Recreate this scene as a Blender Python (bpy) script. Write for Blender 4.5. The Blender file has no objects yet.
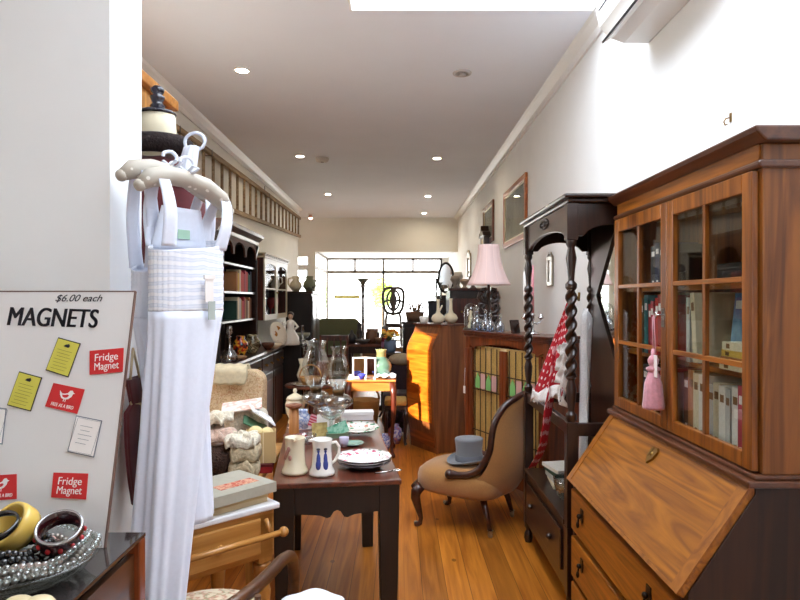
import bpy, bmesh, math, random
from mathutils import Vector, Matrix
R = random.Random(7)
C = bpy.context.scene.collection
SKY_PANE, WORLD, SUN, EXPO = 7.0, 9.0, 21.0, 0.14
PI = math.pi
EYE, F, VX, VY = 1.5, 620.0, 398.0, 300.0      # eye height and lens used to measure the photograph

def at(px, py, Y):
    return ((px - VX) * Y / F, Y, EYE - (py - VY) * Y / F)

# ------------------------------------------------------------------ meshes
class MB:
    def __init__(s):
        s.v = []; s.f = []; s.m = []; s.s = []; s.uv = []; s.mi = 0; s.M = Matrix()
    def add(s, vs, fs, smooth=False, uvs=None):
        b = len(s.v)
        s.v += [s.M @ Vector(v) for v in vs]
        for i, f in enumerate(fs):
            s.f.append([b + k for k in f]); s.m.append(s.mi); s.s.append(smooth)
            s.uv.append([uvs[k] for k in f] if uvs else [(0, 0)] * len(f))
        return s
    def box(s, x0, x1, y0, y1, z0, z1):
        v = [(x, y, z) for z in (z0, z1) for y in (y0, y1) for x in (x0, x1)]
        return s.add(v, [(0, 2, 3, 1), (4, 5, 7, 6), (0, 1, 5, 4), (2, 6, 7, 3), (0, 4, 6, 2), (1, 3, 7, 5)])
    def taper(s, c, a0, a1, z0, z1, c1=None):
        c1 = c1 or c
        v = []
        for (cx, cy), (ax, ay), z in ((c, a0, z0), (c1, a1, z1)):
            v += [(cx - ax, cy - ay, z), (cx + ax, cy - ay, z), (cx - ax, cy + ay, z), (cx + ax, cy + ay, z)]
        return s.add(v, [(0, 2, 3, 1), (4, 5, 7, 6), (0, 1, 5, 4), (2, 6, 7, 3), (0, 4, 6, 2), (1, 3, 7, 5)])
    def prism(s, poly, ax, a0, a1, smooth=False):
        n = len(poly)
        g = {'x': lambda u, v, a: (a, u, v), 'y': lambda u, v, a: (u, a, v), 'z': lambda u, v, a: (u, v, a)}[ax]
        v = [g(u, w, a0) for u, w in poly] + [g(u, w, a1) for u, w in poly]
        s.add(v, [tuple(range(n)), tuple(range(2 * n - 1, n - 1, -1))])
        b = len(s.v) - 2 * n
        for i in range(n):
            j = (i + 1) % n
            s.f.append([b + i, b + j, b + n + j, b + n + i]); s.m.append(s.mi); s.s.append(smooth); s.uv.append([(0, 0)] * 4)
        return s
    def lathe(s, prof, c=(0, 0, 0), n=24, sx=1, sy=1, wob=0, k=0, cap=False):
        vs, fs = [], []
        for r, z in prof:
            for i in range(n):
                a = 2 * PI * i / n
                q = r * (1 + wob * math.cos(k * a))
                vs.append((c[0] + q * math.cos(a) * sx, c[1] + q * math.sin(a) * sy, c[2] + z))
        for j in range(len(prof) - 1):
            for i in range(n):
                fs.append((j * n + i, j * n + (i + 1) % n, (j + 1) * n + (i + 1) % n, (j + 1) * n + i))
        s.add(vs, fs, True)
        b = len(s.v) - len(vs)
        for j in (0, len(prof) - 1):
            if cap and 0.0005 < prof[j][0]:
                s.f.append([b + j * n + i for i in range(n)]); s.m.append(s.mi); s.s.append(False); s.uv.append([(0, 0)] * n)
        return s
    def tube(s, pts, r, n=10, closed=False, flat=1.0):
        P = [Vector(p) for p in pts]; N = len(P)
        rs = r if isinstance(r, (list, tuple)) else [r] * N
        T = []
        for i in range(N):
            if closed: t = P[(i + 1) % N] - P[i - 1]
            else: t = P[min(i + 1, N - 1)] - P[max(i - 1, 0)]
            T.append(t.normalized() if t.length > 1e-9 else Vector((0, 0, 1)))
        ref = Vector((0, 0, 1)) if abs(T[0].z) < .9 else Vector((1, 0, 0))
        u = T[0].cross(ref).normalized()
        vs, fs = [], []
        for i in range(N):
            u = (u - T[i] * u.dot(T[i])).normalized(); w = T[i].cross(u)
            for j in range(n):
                a = 2 * PI * j / n
                vs.append(P[i] + (u * math.cos(a) + w * math.sin(a) * flat) * rs[i])
        for i in range(N if closed else N - 1):
            k = (i + 1) % N
            for j in range(n):
                fs.append((i * n + j, i * n + (j + 1) % n, k * n + (j + 1) % n, k * n + j))
        s.add(vs, fs, True)
        if not closed:
            b = len(s.v) - len(vs)
            for i in (0, N - 1):
                s.f.append([b + i * n + j for j in range(n)]); s.m.append(s.mi); s.s.append(False); s.uv.append([(0, 0)] * n)
        return s
    def ball(s, c, r, nu=16, nv=10):
        if not isinstance(r, (list, tuple)): r = (r, r, r)
        vs = [(c[0], c[1], c[2] - r[2])]
        for j in range(1, nv):
            b = PI * j / nv - PI / 2
            for i in range(nu):
                a = 2 * PI * i / nu
                vs.append((c[0] + r[0] * math.cos(b) * math.cos(a), c[1] + r[1] * math.cos(b) * math.sin(a), c[2] + r[2] * math.sin(b)))
        vs.append((c[0], c[1], c[2] + r[2])); e = len(vs) - 1
        fs = [(0, 1 + (i + 1) % nu, 1 + i) for i in range(nu)]
        for j in range(nv - 2):
            for i in range(nu):
                p = 1 + j * nu
                fs.append((p + i, p + (i + 1) % nu, p + nu + (i + 1) % nu, p + nu + i))
        p = 1 + (nv - 2) * nu
        fs += [(p + i, p + (i + 1) % nu, e) for i in range(nu)]
        return s.add(vs, fs, True)
    def grid(s, fn, nu, nv, wrap=False):
        vs, fs, uv = [], [], []
        W = nu if wrap else nu + 1
        for j in range(nv + 1):
            for i in range(W):
                vs.append(fn(i / nu, j / nv)); uv.append((i / nu, j / nv))
        for j in range(nv):
            for i in range(nu):
                k = (i + 1) % W if wrap else i + 1
                fs.append((j * W + i, j * W + k, (j + 1) * W + k, (j + 1) * W + i))
        return s.add(vs, fs, True, uv)
    def twist(s, x, y, z0, z1, r, turns, n=16):
        N = int(turns * 14)
        vs, fs = [], []
        for i in range(N + 1):
            t = i / N
            for j in range(n):
                a = 2 * PI * j / n
                q = r * (.74 + .26 * math.cos(2 * (a - t * turns * PI)))
                vs.append((x + q * math.cos(a), y + q * math.sin(a), z0 + (z1 - z0) * t))
        for i in range(N):
            for j in range(n):
                fs.append((i * n + j, i * n + (j + 1) % n, (i + 1) * n + (j + 1) % n, (i + 1) * n + j))
        return s.add(vs, fs, True)
    def build(s, name, mat, parent=None, bevel=0, solid=0, sub=0, loc=None, rz=None, normals=True):
        me = bpy.data.meshes.new(name)
        me.from_pydata([tuple(v) for v in s.v], [], s.f)
        for p, m, sm in zip(me.polygons, s.m, s.s):
            p.material_index = m; p.use_smooth = sm
        if any(any(c != (0, 0) for c in f) for f in s.uv):
            l = me.uv_layers.new(name='UVMap'); k = 0
            for f in s.uv:
                for c in f: l.data[k].uv = c; k += 1
        if normals:
            bm = bmesh.new(); bm.from_mesh(me)
            bmesh.ops.recalc_face_normals(bm, faces=bm.faces); bm.to_mesh(me); bm.free()
        for m in (mat if isinstance(mat, (list, tuple)) else [mat]): me.materials.append(m)
        o = bpy.data.objects.new(name, me); C.objects.link(o)
        if parent: o.parent = parent
        if loc is not None: o.location = loc
        if rz: o.rotation_euler = (0, 0, rz)
        if bevel:
            b = o.modifiers.new('bevel', 'BEVEL'); b.width = bevel; b.segments = 2; b.limit_method = 'ANGLE'; b.angle_limit = .6
        if solid:
            b = o.modifiers.new('thickness', 'SOLIDIFY'); b.thickness = solid; b.offset = 0
        if sub:
            b = o.modifiers.new('smooth', 'SUBSURF'); b.levels = sub; b.render_levels = sub
        return o

def thing(name, label, cat, loc=(0, 0, 0), rz=0, group=None):
    o = bpy.data.objects.new(name, None); C.objects.link(o)
    o.empty_display_size = .1; o.location = loc; o.rotation_euler = (0, 0, rz)
    return tag(o, label, cat, group)
def tag(o, label, cat, group=None):
    o['label'] = label; o['category'] = cat
    if group: o['group'] = group
    return o
def single(name, mb, mat, label, cat, loc=(0, 0, 0), rz=0, group=None, **k):
    return tag(mb.build(name, mat, None, loc=loc, rz=rz, **k), label, cat, group)
def struct(name, mb, mat, parent=None, **k):
    o = mb.build(name, mat, parent, **k)
    if parent is None: o['kind'] = 'structure'
    return o
def text(name, s, size, mat, parent, M, sx=1, bold=0, shear=0, align='CENTER', depth=.0004, stroke=0):
    cu = bpy.data.curves.new(name, 'FONT'); cu.body = s; cu.size = size; cu.align_x = align; cu.align_y = 'CENTER'
    cu.extrude = depth; cu.offset = bold; cu.shear = shear
    ob = bpy.data.objects.new(name + '_curve', cu); C.objects.link(ob)
    bpy.context.view_layer.update()
    me = bpy.data.meshes.new_from_object(ob.evaluated_get(bpy.context.evaluated_depsgraph_get()))
    bpy.data.objects.remove(ob); bpy.data.curves.remove(cu)
    me.name = name; me.materials.clear(); me.materials.append(mat)
    if stroke:                                      # heavier strokes: the same letters laid again a hair to each side
        bm = bmesh.new()
        for d in (-1, -.33, .33, 1):
            n0 = len(bm.verts); bm.from_mesh(me); bm.verts.ensure_lookup_table()
            for v in list(bm.verts)[n0:]: v.co.x += stroke * d
        bm.to_mesh(me); bm.free()
    me.transform(M @ Matrix.Diagonal((sx, 1, 1, 1)))
    o = bpy.data.objects.new(name, me); C.objects.link(o); o.parent = parent
    return o

def smooth_path(P, n=5):
    V = [Vector(p) for p in P]; out = []
    for i in range(len(V) - 1):
        p0, p1, p2, p3 = V[max(0, i - 1)], V[i], V[i + 1], V[min(len(V) - 1, i + 2)]
        for k in range(n):
            f = k / n; out.append(.5 * ((2 * p1) + (p2 - p0) * f + (2 * p0 - 5 * p1 + 4 * p2 - p3) * f * f + (3 * p1 - p0 - 3 * p2 + p3) * f ** 3))
    return out + [V[-1]]

# ------------------------------------------------------------------ materials
MATS = {}
def _new(name):
    m = bpy.data.materials.new(name); m.use_nodes = True
    nt = m.node_tree; MATS[name] = m
    return m, nt, nt.nodes['Principled BSDF']
def lin(c):
    return tuple(((x / 255) / 12.92 if x / 255 < .04045 else ((x / 255 + .055) / 1.055) ** 2.4) for x in c) + (1,)
def flat(name, rgb, rough=.5, metal=0, coat=0, sheen=0, spec=.5, noise=0, sc=40, bump=0):
    if name in MATS: return MATS[name]
    m, nt, b = _new(name)
    col = lin(rgb)
    b.inputs['Base Color'].default_value = col; b.inputs['Roughness'].default_value = rough
    b.inputs['Metallic'].default_value = metal; b.inputs['Coat Weight'].default_value = coat
    b.inputs['Sheen Weight'].default_value = sheen; b.inputs['Specular IOR Level'].default_value = spec
    if noise or bump:
        tc = nt.nodes.new('ShaderNodeTexCoord'); n = nt.nodes.new('ShaderNodeTexNoise')
        n.inputs['Scale'].default_value = sc; n.inputs['Detail'].default_value = 4
        nt.links.new(tc.outputs['Object'], n.inputs['Vector'])
        if noise:
            r = nt.nodes.new('ShaderNodeValToRGB')
            r.color_ramp.elements[0].position = .3; r.color_ramp.elements[1].position = .7
            r.color_ramp.elements[0].color = tuple(x * (1 - noise) for x in col[:3]) + (1,)
            r.color_ramp.elements[1].color = tuple(min(1, x * (1 + noise)) for x in col[:3]) + (1,)
            nt.links.new(n.outputs['Fac'], r.inputs['Fac']); nt.links.new(r.outputs['Color'], b.inputs['Base Color'])
        if bump:
            u = nt.nodes.new('ShaderNodeBump'); u.inputs['Strength'].default_value = bump; u.inputs['Distance'].default_value = .01
            nt.links.new(n.outputs['Fac'], u.inputs['Height']); nt.links.new(u.outputs['Normal'], b.inputs['Normal'])
    return m
def wood(name, dark, light, axis='z', sc=1, rough=.32, coat=.25, dist=1.2):
    if name in MATS: return MATS[name]
    m, nt, b = _new(name)
    tc = nt.nodes.new('ShaderNodeTexCoord'); mp = nt.nodes.new('ShaderNodeMapping')
    s = {'x': (1, 14, 14), 'y': (14, 1, 14), 'z': (14, 14, 1)}[axis]
    mp.inputs['Scale'].default_value = tuple(x * sc for x in s)
    n = nt.nodes.new('ShaderNodeTexNoise'); n.inputs['Scale'].default_value = 1.6; n.inputs['Detail'].default_value = 5
    n.inputs['Distortion'].default_value = dist
    r = nt.nodes.new('ShaderNodeValToRGB')
    r.color_ramp.elements[0].position = .32; r.color_ramp.elements[1].position = .68
    r.color_ramp.elements[0].color = lin(dark); r.color_ramp.elements[1].color = lin(light)
    nt.links.new(tc.outputs['Object'], mp.inputs['Vector']); nt.links.new(mp.outputs['Vector'], n.inputs['Vector'])
    nt.links.new(n.outputs['Fac'], r.inputs['Fac']); nt.links.new(r.outputs['Color'], b.inputs['Base Color'])
    b.inputs['Roughness'].default_value = rough; b.inputs['Coat Weight'].default_value = coat; b.inputs['Coat Roughness'].default_value = .15
    return m
def glass(name, tint=(255, 255, 255), refl=1.0, rough=.02, floor_=0.04):
    if name in MATS: return MATS[name]
    m, nt, b = _new(name); nt.nodes.remove(b)
    t = nt.nodes.new('ShaderNodeBsdfTransparent'); t.inputs['Color'].default_value = lin(tint)
    g = nt.nodes.new('ShaderNodeBsdfGlossy'); g.inputs['Roughness'].default_value = rough
    lw = nt.nodes.new('ShaderNodeLayerWeight'); lw.inputs['Blend'].default_value = .35
    mm = nt.nodes.new('ShaderNodeMath'); mm.operation = 'MULTIPLY_ADD'; mm.inputs[1].default_value = .6 * refl; mm.inputs[2].default_value = floor_
    x = nt.nodes.new('ShaderNodeMixShader')
    nt.links.new(lw.outputs['Facing'], mm.inputs[0]); nt.links.new(mm.outputs[0], x.inputs['Fac'])
    nt.links.new(t.outputs[0], x.inputs[1]); nt.links.new(g.outputs[0], x.inputs[2])
    nt.links.new(x.outputs[0], nt.nodes['Material Output'].inputs['Surface'])
    return m
def emit(name, rgb, strength):
    if name in MATS: return MATS[name]
    m, nt, b = _new(name)
    b.inputs['Base Color'].default_value = (.8, .8, .8, 1)
    b.inputs['Emission Color'].default_value = lin(rgb); b.inputs['Emission Strength'].default_value = strength
    return m
def pattern(name, cols, sc=30, kind='noise', rough=.8, detail=2, coord='Object', scale3=(1, 1, 1), sheen=0):
    """hard-edged patches of several colours, [(position, rgb), ...]"""
    if name in MATS: return MATS[name]
    m, nt, b = _new(name)
    tc = nt.nodes.new('ShaderNodeTexCoord'); mp = nt.nodes.new('ShaderNodeMapping'); mp.inputs['Scale'].default_value = scale3
    nt.links.new(tc.outputs[coord], mp.inputs['Vector'])
    if kind == 'noise':
        n = nt.nodes.new('ShaderNodeTexNoise'); n.inputs['Detail'].default_value = detail; out = n.outputs['Fac']
    elif kind == 'wave':
        n = nt.nodes.new('ShaderNodeTexWave'); n.inputs['Distortion'].default_value = detail; n.bands_direction = 'Z'; out = n.outputs['Fac']
    else:
        n = nt.nodes.new('ShaderNodeTexVoronoi'); out = n.outputs['Distance']
    n.inputs['Scale'].default_value = sc
    nt.links.new(mp.outputs['Vector'], n.inputs['Vector'])
    r = nt.nodes.new('ShaderNodeValToRGB'); e = r.color_ramp.elements
    while len(e) < len(cols): e.new(.5)
    for k, (p, c) in enumerate(cols): e[k].position = p; e[k].color = lin(c)
    nt.links.new(out, r.inputs['Fac']); nt.links.new(r.outputs['Color'], b.inputs['Base Color'])
    b.inputs['Roughness'].default_value = rough; b.inputs['Sheen Weight'].default_value = sheen
    return m
def floor_mat():
    m, nt, b = _new('pine_boards')
    N, L = nt.nodes.new, nt.links.new
    tc = N('ShaderNodeTexCoord'); sp = N('ShaderNodeSeparateXYZ'); L(tc.outputs['Object'], sp.inputs[0])
    def math_(op, a, bb=None, clamp=False):
        n = N('ShaderNodeMath'); n.operation = op; n.use_clamp = clamp
        for i, x in enumerate((a, bb)):
            if x is None: continue
            if isinstance(x, (int, float)): n.inputs[i].default_value = x
            else: L(x, n.inputs[i])
        return n.outputs[0]
    q = math_('DIVIDE', sp.outputs['X'], .125)
    idx = math_('FLOOR', q); fr = math_('FRACT', q)
    wn = N('ShaderNodeTexWhiteNoise'); wn.noise_dimensions = '1D'; L(idx, wn.inputs['W'])
    off = math_('MULTIPLY', wn.outputs['Value'], 20)
    cb = N('ShaderNodeCombineXYZ')
    L(math_('MULTIPLY', sp.outputs['X'], 16), cb.inputs[0]); L(math_('ADD', math_('MULTIPLY', sp.outputs['Y'], .9), off), cb.inputs[1]); L(off, cb.inputs[2])
    n = N('ShaderNodeTexNoise'); n.inputs['Scale'].default_value = 1.5; n.inputs['Detail'].default_value = 5; n.inputs['Distortion'].default_value = 1.0
    L(cb.outputs[0], n.inputs['Vector'])
    r = N('ShaderNodeValToRGB'); r.color_ramp.elements[0].position = .3; r.color_ramp.elements[1].position = .75
    r.color_ramp.elements[0].color = lin((146, 78, 18)); r.color_ramp.elements[1].color = lin((204, 128, 44))
    L(n.outputs['Fac'], r.inputs['Fac'])
    hs = N('ShaderNodeHueSaturation'); L(r.outputs['Color'], hs.inputs['Color'])
    L(math_('ADD', math_('MULTIPLY', wn.outputs['Value'], .45), .78), hs.inputs['Value'])
    # knots and dark seams between boards
    vo = N('ShaderNodeTexVoronoi'); vo.inputs['Scale'].default_value = 2.6
    cb2 = N('ShaderNodeCombineXYZ'); L(math_('MULTIPLY', sp.outputs['X'], 1.6), cb2.inputs[0]); L(sp.outputs['Y'], cb2.inputs[1])
    L(cb2.outputs[0], vo.inputs['Vector'])
    knot = math_('LESS_THAN', vo.outputs['Distance'], .055)
    seam = math_('LESS_THAN', fr, .025)
    dk = math_('MAXIMUM', math_('MULTIPLY', knot, .6), math_('MULTIPLY', seam, .8))
    mx = N('ShaderNodeMixRGB'); L(dk, mx.inputs['Fac']); L(hs.outputs['Color'], mx.inputs['Color1']); mx.inputs['Color2'].default_value = lin((60, 28, 10))
    L(mx.outputs['Color'], b.inputs['Base Color'])
    b.inputs['Roughness'].default_value = .42; b.inputs['Coat Weight'].default_value = .06; b.inputs['Coat Roughness'].default_value = .2; b.inputs['Specular IOR Level'].default_value = .35
    return m
def polka(name, base, dot, n, cut=.22):
    if name in MATS: return MATS[name]
    m, nt, b = _new(name)
    tc = nt.nodes.new('ShaderNodeTexCoord'); v = nt.nodes.new('ShaderNodeTexVoronoi')
    v.voronoi_dimensions = '2D'; v.inputs['Scale'].default_value = n; v.inputs['Randomness'].default_value = .25
    nt.links.new(tc.outputs['UV'], v.inputs['Vector'])
    l = nt.nodes.new('ShaderNodeMath'); l.operation = 'LESS_THAN'; l.inputs[1].default_value = cut
    x = nt.nodes.new('ShaderNodeMixRGB'); x.inputs['Color1'].default_value = lin(base); x.inputs['Color2'].default_value = lin(dot)
    nt.links.new(v.outputs['Distance'], l.inputs[0]); nt.links.new(l.outputs[0], x.inputs['Fac'])
    nt.links.new(x.outputs['Color'], b.inputs['Base Color']); b.inputs['Roughness'].default_value = .8
    return m
def rim_flowers(name, base, spot, r0, r1, sc=40, spot2=None):
    """china with painted sprays in a ring between two radii"""
    if name in MATS: return MATS[name]
    m, nt, b = _new(name); N, L = nt.nodes.new, nt.links.new
    tc = N('ShaderNodeTexCoord'); mp = N('ShaderNodeMapping'); mp.inputs['Scale'].default_value = (1, 1, 0); L(tc.outputs['Object'], mp.inputs['Vector'])
    ln = N('ShaderNodeVectorMath'); ln.operation = 'LENGTH'; L(mp.outputs[0], ln.inputs[0])
    def m2(op, a, v):
        n = N('ShaderNodeMath'); n.operation = op; L(a, n.inputs[0])
        if isinstance(v, float): n.inputs[1].default_value = v
        else: L(v, n.inputs[1])
        return n.outputs[0]
    ring = m2('MULTIPLY', m2('GREATER_THAN', ln.outputs['Value'], float(r0)), m2('LESS_THAN', ln.outputs['Value'], float(r1)))
    n = N('ShaderNodeTexNoise'); n.inputs['Scale'].default_value = sc; n.inputs['Detail'].default_value = 1; L(mp.outputs[0], n.inputs['Vector'])
    k = m2('MULTIPLY', ring, m2('GREATER_THAN', n.outputs['Fac'], .59))
    k2 = m2('MULTIPLY', ring, m2('LESS_THAN', n.outputs['Fac'], .38))
    x = N('ShaderNodeMixRGB'); x.inputs['Color1'].default_value = lin(base); x.inputs['Color2'].default_value = lin(spot); L(k, x.inputs['Fac'])
    y = N('ShaderNodeMixRGB'); L(x.outputs[0], y.inputs['Color1']); y.inputs['Color2'].default_value = lin(spot2 or base); L(k2, y.inputs['Fac'])
    L(y.outputs[0], b.inputs['Base Color']); b.inputs['Roughness'].default_value = .15; b.inputs['Coat Weight'].default_value = .5
    return m

WALL = flat('cream_wall_paint', (240, 239, 230), .7, noise=.02, sc=3)
WALLW = flat('white_wall_paint', (242, 243, 242), .7, noise=.02, sc=3)
CEIL = flat('ceiling_paint', (238, 242, 250), .8, noise=.015, sc=2)
TRIM = flat('white_gloss_trim', (238, 238, 236), .4)
OAK_Z = wood('oak_upright', (92, 46, 10), (168, 98, 28), 'z')
OAK_Y = wood('oak_along', (110, 60, 12), (178, 106, 28), 'y', dist=2)
OAK_F = wood('oak_fall_figure', (118, 64, 6), (170, 103, 15), 'y', .6, dist=4, coat=.08, rough=.5)
OAK_D = wood('oak_moulding', (70, 36, 20), (104, 60, 34), 'y', coat=.5)
DARK = wood('dark_stained_oak', (26, 14, 10), (52, 30, 22), 'z', coat=.4)
DARKY = wood('dark_stained_oak_along', (26, 14, 10), (54, 32, 24), 'y', coat=.4)
BLACKW = wood('ebonised_wood', (12, 8, 7), (28, 16, 13), 'z', coat=.15, rough=.45)
MAHOG = wood('mahogany', (46, 16, 10), (92, 36, 20), 'z', coat=.5)
MAHOGY = wood('mahogany_along', (66, 28, 16), (112, 54, 34), 'y', coat=.5)
WALNUT = wood('walnut_veneer', (96, 48, 18), (158, 92, 42), 'z', .45, dist=2.5)
WALNUTF = wood('burr_walnut_front', (150, 66, 10), (214, 116, 30), 'y', .5, dist=4, coat=.6)
CHERRY = wood('cherry_wood', (84, 36, 14), (140, 66, 28), 'z', coat=.5)
PINE = wood('pine_wood', (168, 112, 50), (214, 160, 88), 'x', .8, coat=.2)
PINEZ = wood('pine_wood_upright', (158, 104, 46), (208, 152, 82), 'z', .8, coat=.2)
LADW = wood('weathered_ladder_wood', (118, 96, 70), (172, 146, 112), 'y', coat=0, rough=.7)
PANE = glass('window_pane', floor_=.02, refl=.4)
CABG = glass('cabinet_glass', (248, 250, 248), .3, floor_=.03)
CRYS = glass('clear_glass', (240, 244, 242), .95, floor_=.10, rough=.04)
BRASS = flat('aged_brass', (150, 118, 62), .35, 1)
SILVER = flat('silver_plate', (205, 205, 205), .18, 1)
CHROME = flat('bright_metal', (190, 190, 192), .25, 1)
MIRR = flat('mirror_silver', (235, 238, 238), .02, 1)
WHITEC = flat('white_cotton', (228, 234, 248), .9, sheen=.3, noise=.02, sc=90)
CHINA = flat('white_china', (236, 234, 226), .15, coat=.5)
CREAMC = flat('cream_china', (226, 214, 184), .2, coat=.4)
PAPER = flat('paper_pages', (226, 216, 190), .9)
BLACK = flat('black_ink', (18, 18, 20), .6)
WHITEP = flat('white_print', (245, 240, 236), .6)

def prof_turn(k, r):
    """one baluster turning of length k and greatest radius r, from its foot"""
    return [(r * .55, 0), (r * .95, .04 * k), (r * .95, .09 * k), (r * .5, .14 * k), (r * .45, .22 * k), (r * .7, .4 * k), (r * .98, .6 * k), (r * .85, .74 * k), (r * .45, .86 * k), (r * .9, .91 * k), (r * .9, .96 * k), (r * .55, k)]
def cabriole(x, y, h, dx, dy, r=.03, r1=.016):
    """curved leg: knee out along (dx, dy), ankle in, foot out; returns a tube's points and radii"""
    pts = [(x, y, h), (x + dx * .9, y + dy * .9, h * .84), (x + dx, y + dy, h * .7), (x + dx * .5, y + dy * .5, h * .45), (x, y, h * .2), (x + dx * .15, y + dy * .15, h * .08), (x + dx * .9, y + dy * .9, h * .035), (x + dx * 1.1, y + dy * 1.1, .008)]
    return pts, [r, r * 1.05, r * .95, r * .7, r1, r1 * 1.05, r1 * 1.3, r1 * 1.0]
# ------------------------------------------------------------------ setting
XL, XR, ZC = -1.98, 1.30, 3.295
struct('floor', MB().box(-2.8, 1.5, -2.7, 16.1, -.12, 0), floor_mat())
m = MB()
m.box(-2.8, -.30, -2.7, 13.6, ZC, ZC + .12).box(1.22, 1.5, -2.7, 13.6, ZC, ZC + .12)
m.box(-.30, 1.22, -2.7, .3, ZC, ZC + .12).box(-.30, 1.22, 3.85, 13.6, ZC, ZC + .12)
struct('ceiling', m, CEIL)
struct('ceiling_recess', MB().box(-2.0, 1.4, 13.6, 16.1, 2.58, 2.66), CEIL)
m = MB()
m.box(XL - .15, XL, -2.7, 3.06, 0, ZC).box(XL - .15, XL, 4.1, 12.3, 0, ZC)
m.box(XL - .15, XL, 3.06, 4.1, 0, 1.6).box(XL - .15, XL, 3.06, 4.1, 2.6, ZC)
m.box(-2.75, XL - .15, 12.2, 12.3, 0, ZC).box(-2.85, -2.75, 12.2, 13.5, 0, ZC)
struct('wall_left', m, WALL)
struct('wall_right', MB().box(XR, XR + .15, -2.7, 16.1, 0, ZC), WALLW)
m = MB(); m.box(-2.1, .1, -2.7, -2.6, 0, ZC).box(.55, 1.4, -2.7, -2.6, 0, ZC).box(.1, .55, -2.7, -2.6, 0, 1.0).box(.1, .55, -2.7, -2.6, 2.1, ZC)
struct('wall_back', m, WALLW)
struct('wall_partition', MB().box(XL, -.79, 1.70, 1.91, 0, ZC), WALLW)
m = MB()
m.box(-2.8, XR, 13.5, 13.6, 2.55, ZC).box(-2.8, -2.27, 13.5, 13.6, 0, 2.55).box(-1.96, -1.80, 13.5, 13.6, 0, 2.55)
m.box(-2.27, -1.96, 13.5, 13.6, 2.44, 2.55)
m.box(1.11, XR, 15.96, 16.1, 0, 2.58).box(-1.95, 1.3, 15.96, 16.1, 0, .45)
struct('wall_far', m, WALL)
struct('trim_1', MB().prism([(XR, ZC - .09), (XR, ZC), (XR - .09, ZC), (XR - .075, ZC - .02), (XR - .03, ZC - .05), (XR - .02, ZC - .09)], 'y', -2.6, 13.5), TRIM)
struct('trim_2', MB().prism([(XL, ZC - .09), (XL, ZC), (XL + .09, ZC), (XL + .075, ZC - .02), (XL + .03, ZC - .05), (XL + .02, ZC - .09)], 'y', 1.91, 12.3), TRIM)
struct('baseboard_right', MB().box(XR - .018, XR, -2.6, 15.9, 0, .16), TRIM)
struct('baseboard_left', MB().box(XL, XL + .018, 1.92, 12.3, 0, .16), TRIM)
struct('wall_added_sun_block', MB().box(-3.15, -3.0, 9.0, 16.4, -.2, 5), WALL)  # added wall, only there to keep the sun off the shop window display
# the raised display floor of the shop window
struct('trim_3', MB().box(-1.83, 1.3, 13.75, 15.96, 0, .45), wood('window_stage_boards', (80, 62, 44), (120, 94, 66), 'x'))
# shop windows
GF = flat('grey_window_frame', (120, 112, 104), .5)
m = MB()
m.box(-1.85, 1.13, 15.96, 16.06, 2.53, 2.60).box(-1.85, 1.13, 15.96, 16.06, 2.175, 2.26).box(-1.85, 1.13, 15.98, 16.04, .43, .48)
for x in (-1.83, -1.11, -.374, .387, 1.11): m.box(x - .028, x + .028, 15.96, 16.06, 2.22, 2.58)
for x in (-1.83, -.374, 1.11): m.box(x - .028, x + .028, 15.96, 16.06, .45, 2.22)
w = struct('window_1', m, GF)
struct('pane', MB().box(-1.83, 1.11, 16.005, 16.012, .46, 2.56), PANE, w)
m = MB()
m.box(-1.85, -1.80, 13.6, 16.0, 2.54, 2.58).box(-1.85, -1.80, 13.6, 16.0, 2.175, 2.26).box(-1.85, -1.80, 13.6, 16.0, .0, .48)
w = struct('window_2', m, GF)
struct('pane', MB().box(-1.828, -1.822, 13.6, 15.98, .48, 2.54), PANE, w)
m = MB()
m.box(-2.27, -1.96, 13.52, 13.58, 2.15, 2.27).box(-2.27, -1.96, 13.52, 13.58, 0, .9).box(-2.27, -2.24, 13.52, 13.58, .9, 2.15).box(-1.99, -1.96, 13.52, 13.58, .9, 2.15)
m.box(-2.27, -2.255, 13.52, 13.58, 2.27, 2.44).box(-1.975, -1.96, 13.52, 13.58, 2.27, 2.44)
w = struct('door_1', m, TRIM)
struct('pane', MB().box(-2.255, -1.975, 13.547, 13.553, .9, 2.44), PANE, w)
m = MB()
m.box(XL - .12, XL - .06, 3.06, 4.1, 1.6, 1.63).box(XL - .12, XL - .06, 3.06, 4.1, 2.57, 2.6).box(XL - .12, XL - .06, 3.06, 3.09, 1.6, 2.6).box(XL - .12, XL - .06, 4.07, 4.1, 1.6, 2.6)
w = struct('window_added_sun', m, TRIM)  # added window, unseen behind the partition, lets in the sun patch
struct('pane', MB().box(XL - .093, XL - .087, 3.08, 4.08, 1.62, 2.58), PANE, w)
m = MB()
for x in (.1, .51): m.box(x, x + .04, -2.68, -2.62, 1.0, 2.1)
m.box(.1, .55, -2.68, -2.62, 1.0, 1.04).box(.1, .55, -2.68, -2.62, 2.06, 2.1)
w = struct('window_added_fill', m, TRIM)  # added window in the unseen back wall, gives fill light from behind the camera
struct('pane', MB().box(.11, .54, -2.652, -2.648, 1.02, 2.08), PANE, w)
# skylight: white reveal under a frosted pane full of daylight
m = MB()
m.box(-.299, -.285, .301, 3.849, ZC - .004, 3.55).box(1.205, 1.219, .301, 3.849, ZC - .004, 3.55).box(-.285, 1.205, .301, .315, ZC - .004, 3.55).box(-.285, 1.205, 3.835, 3.849, ZC - .004, 3.55)
w = struct('window_4', m, TRIM)
struct('frosted_pane', MB().box(-.32, 1.24, .28, 3.87, 3.55, 3.58), emit('daylit_frosted_glass', (230, 241, 255), SKY_PANE), w)
# the street beyond the glass
struct('ground', MB().box(-40, 40, -60, 70, -.3, -.2), flat('pale_pavement', (205, 202, 196), .9))

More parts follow.
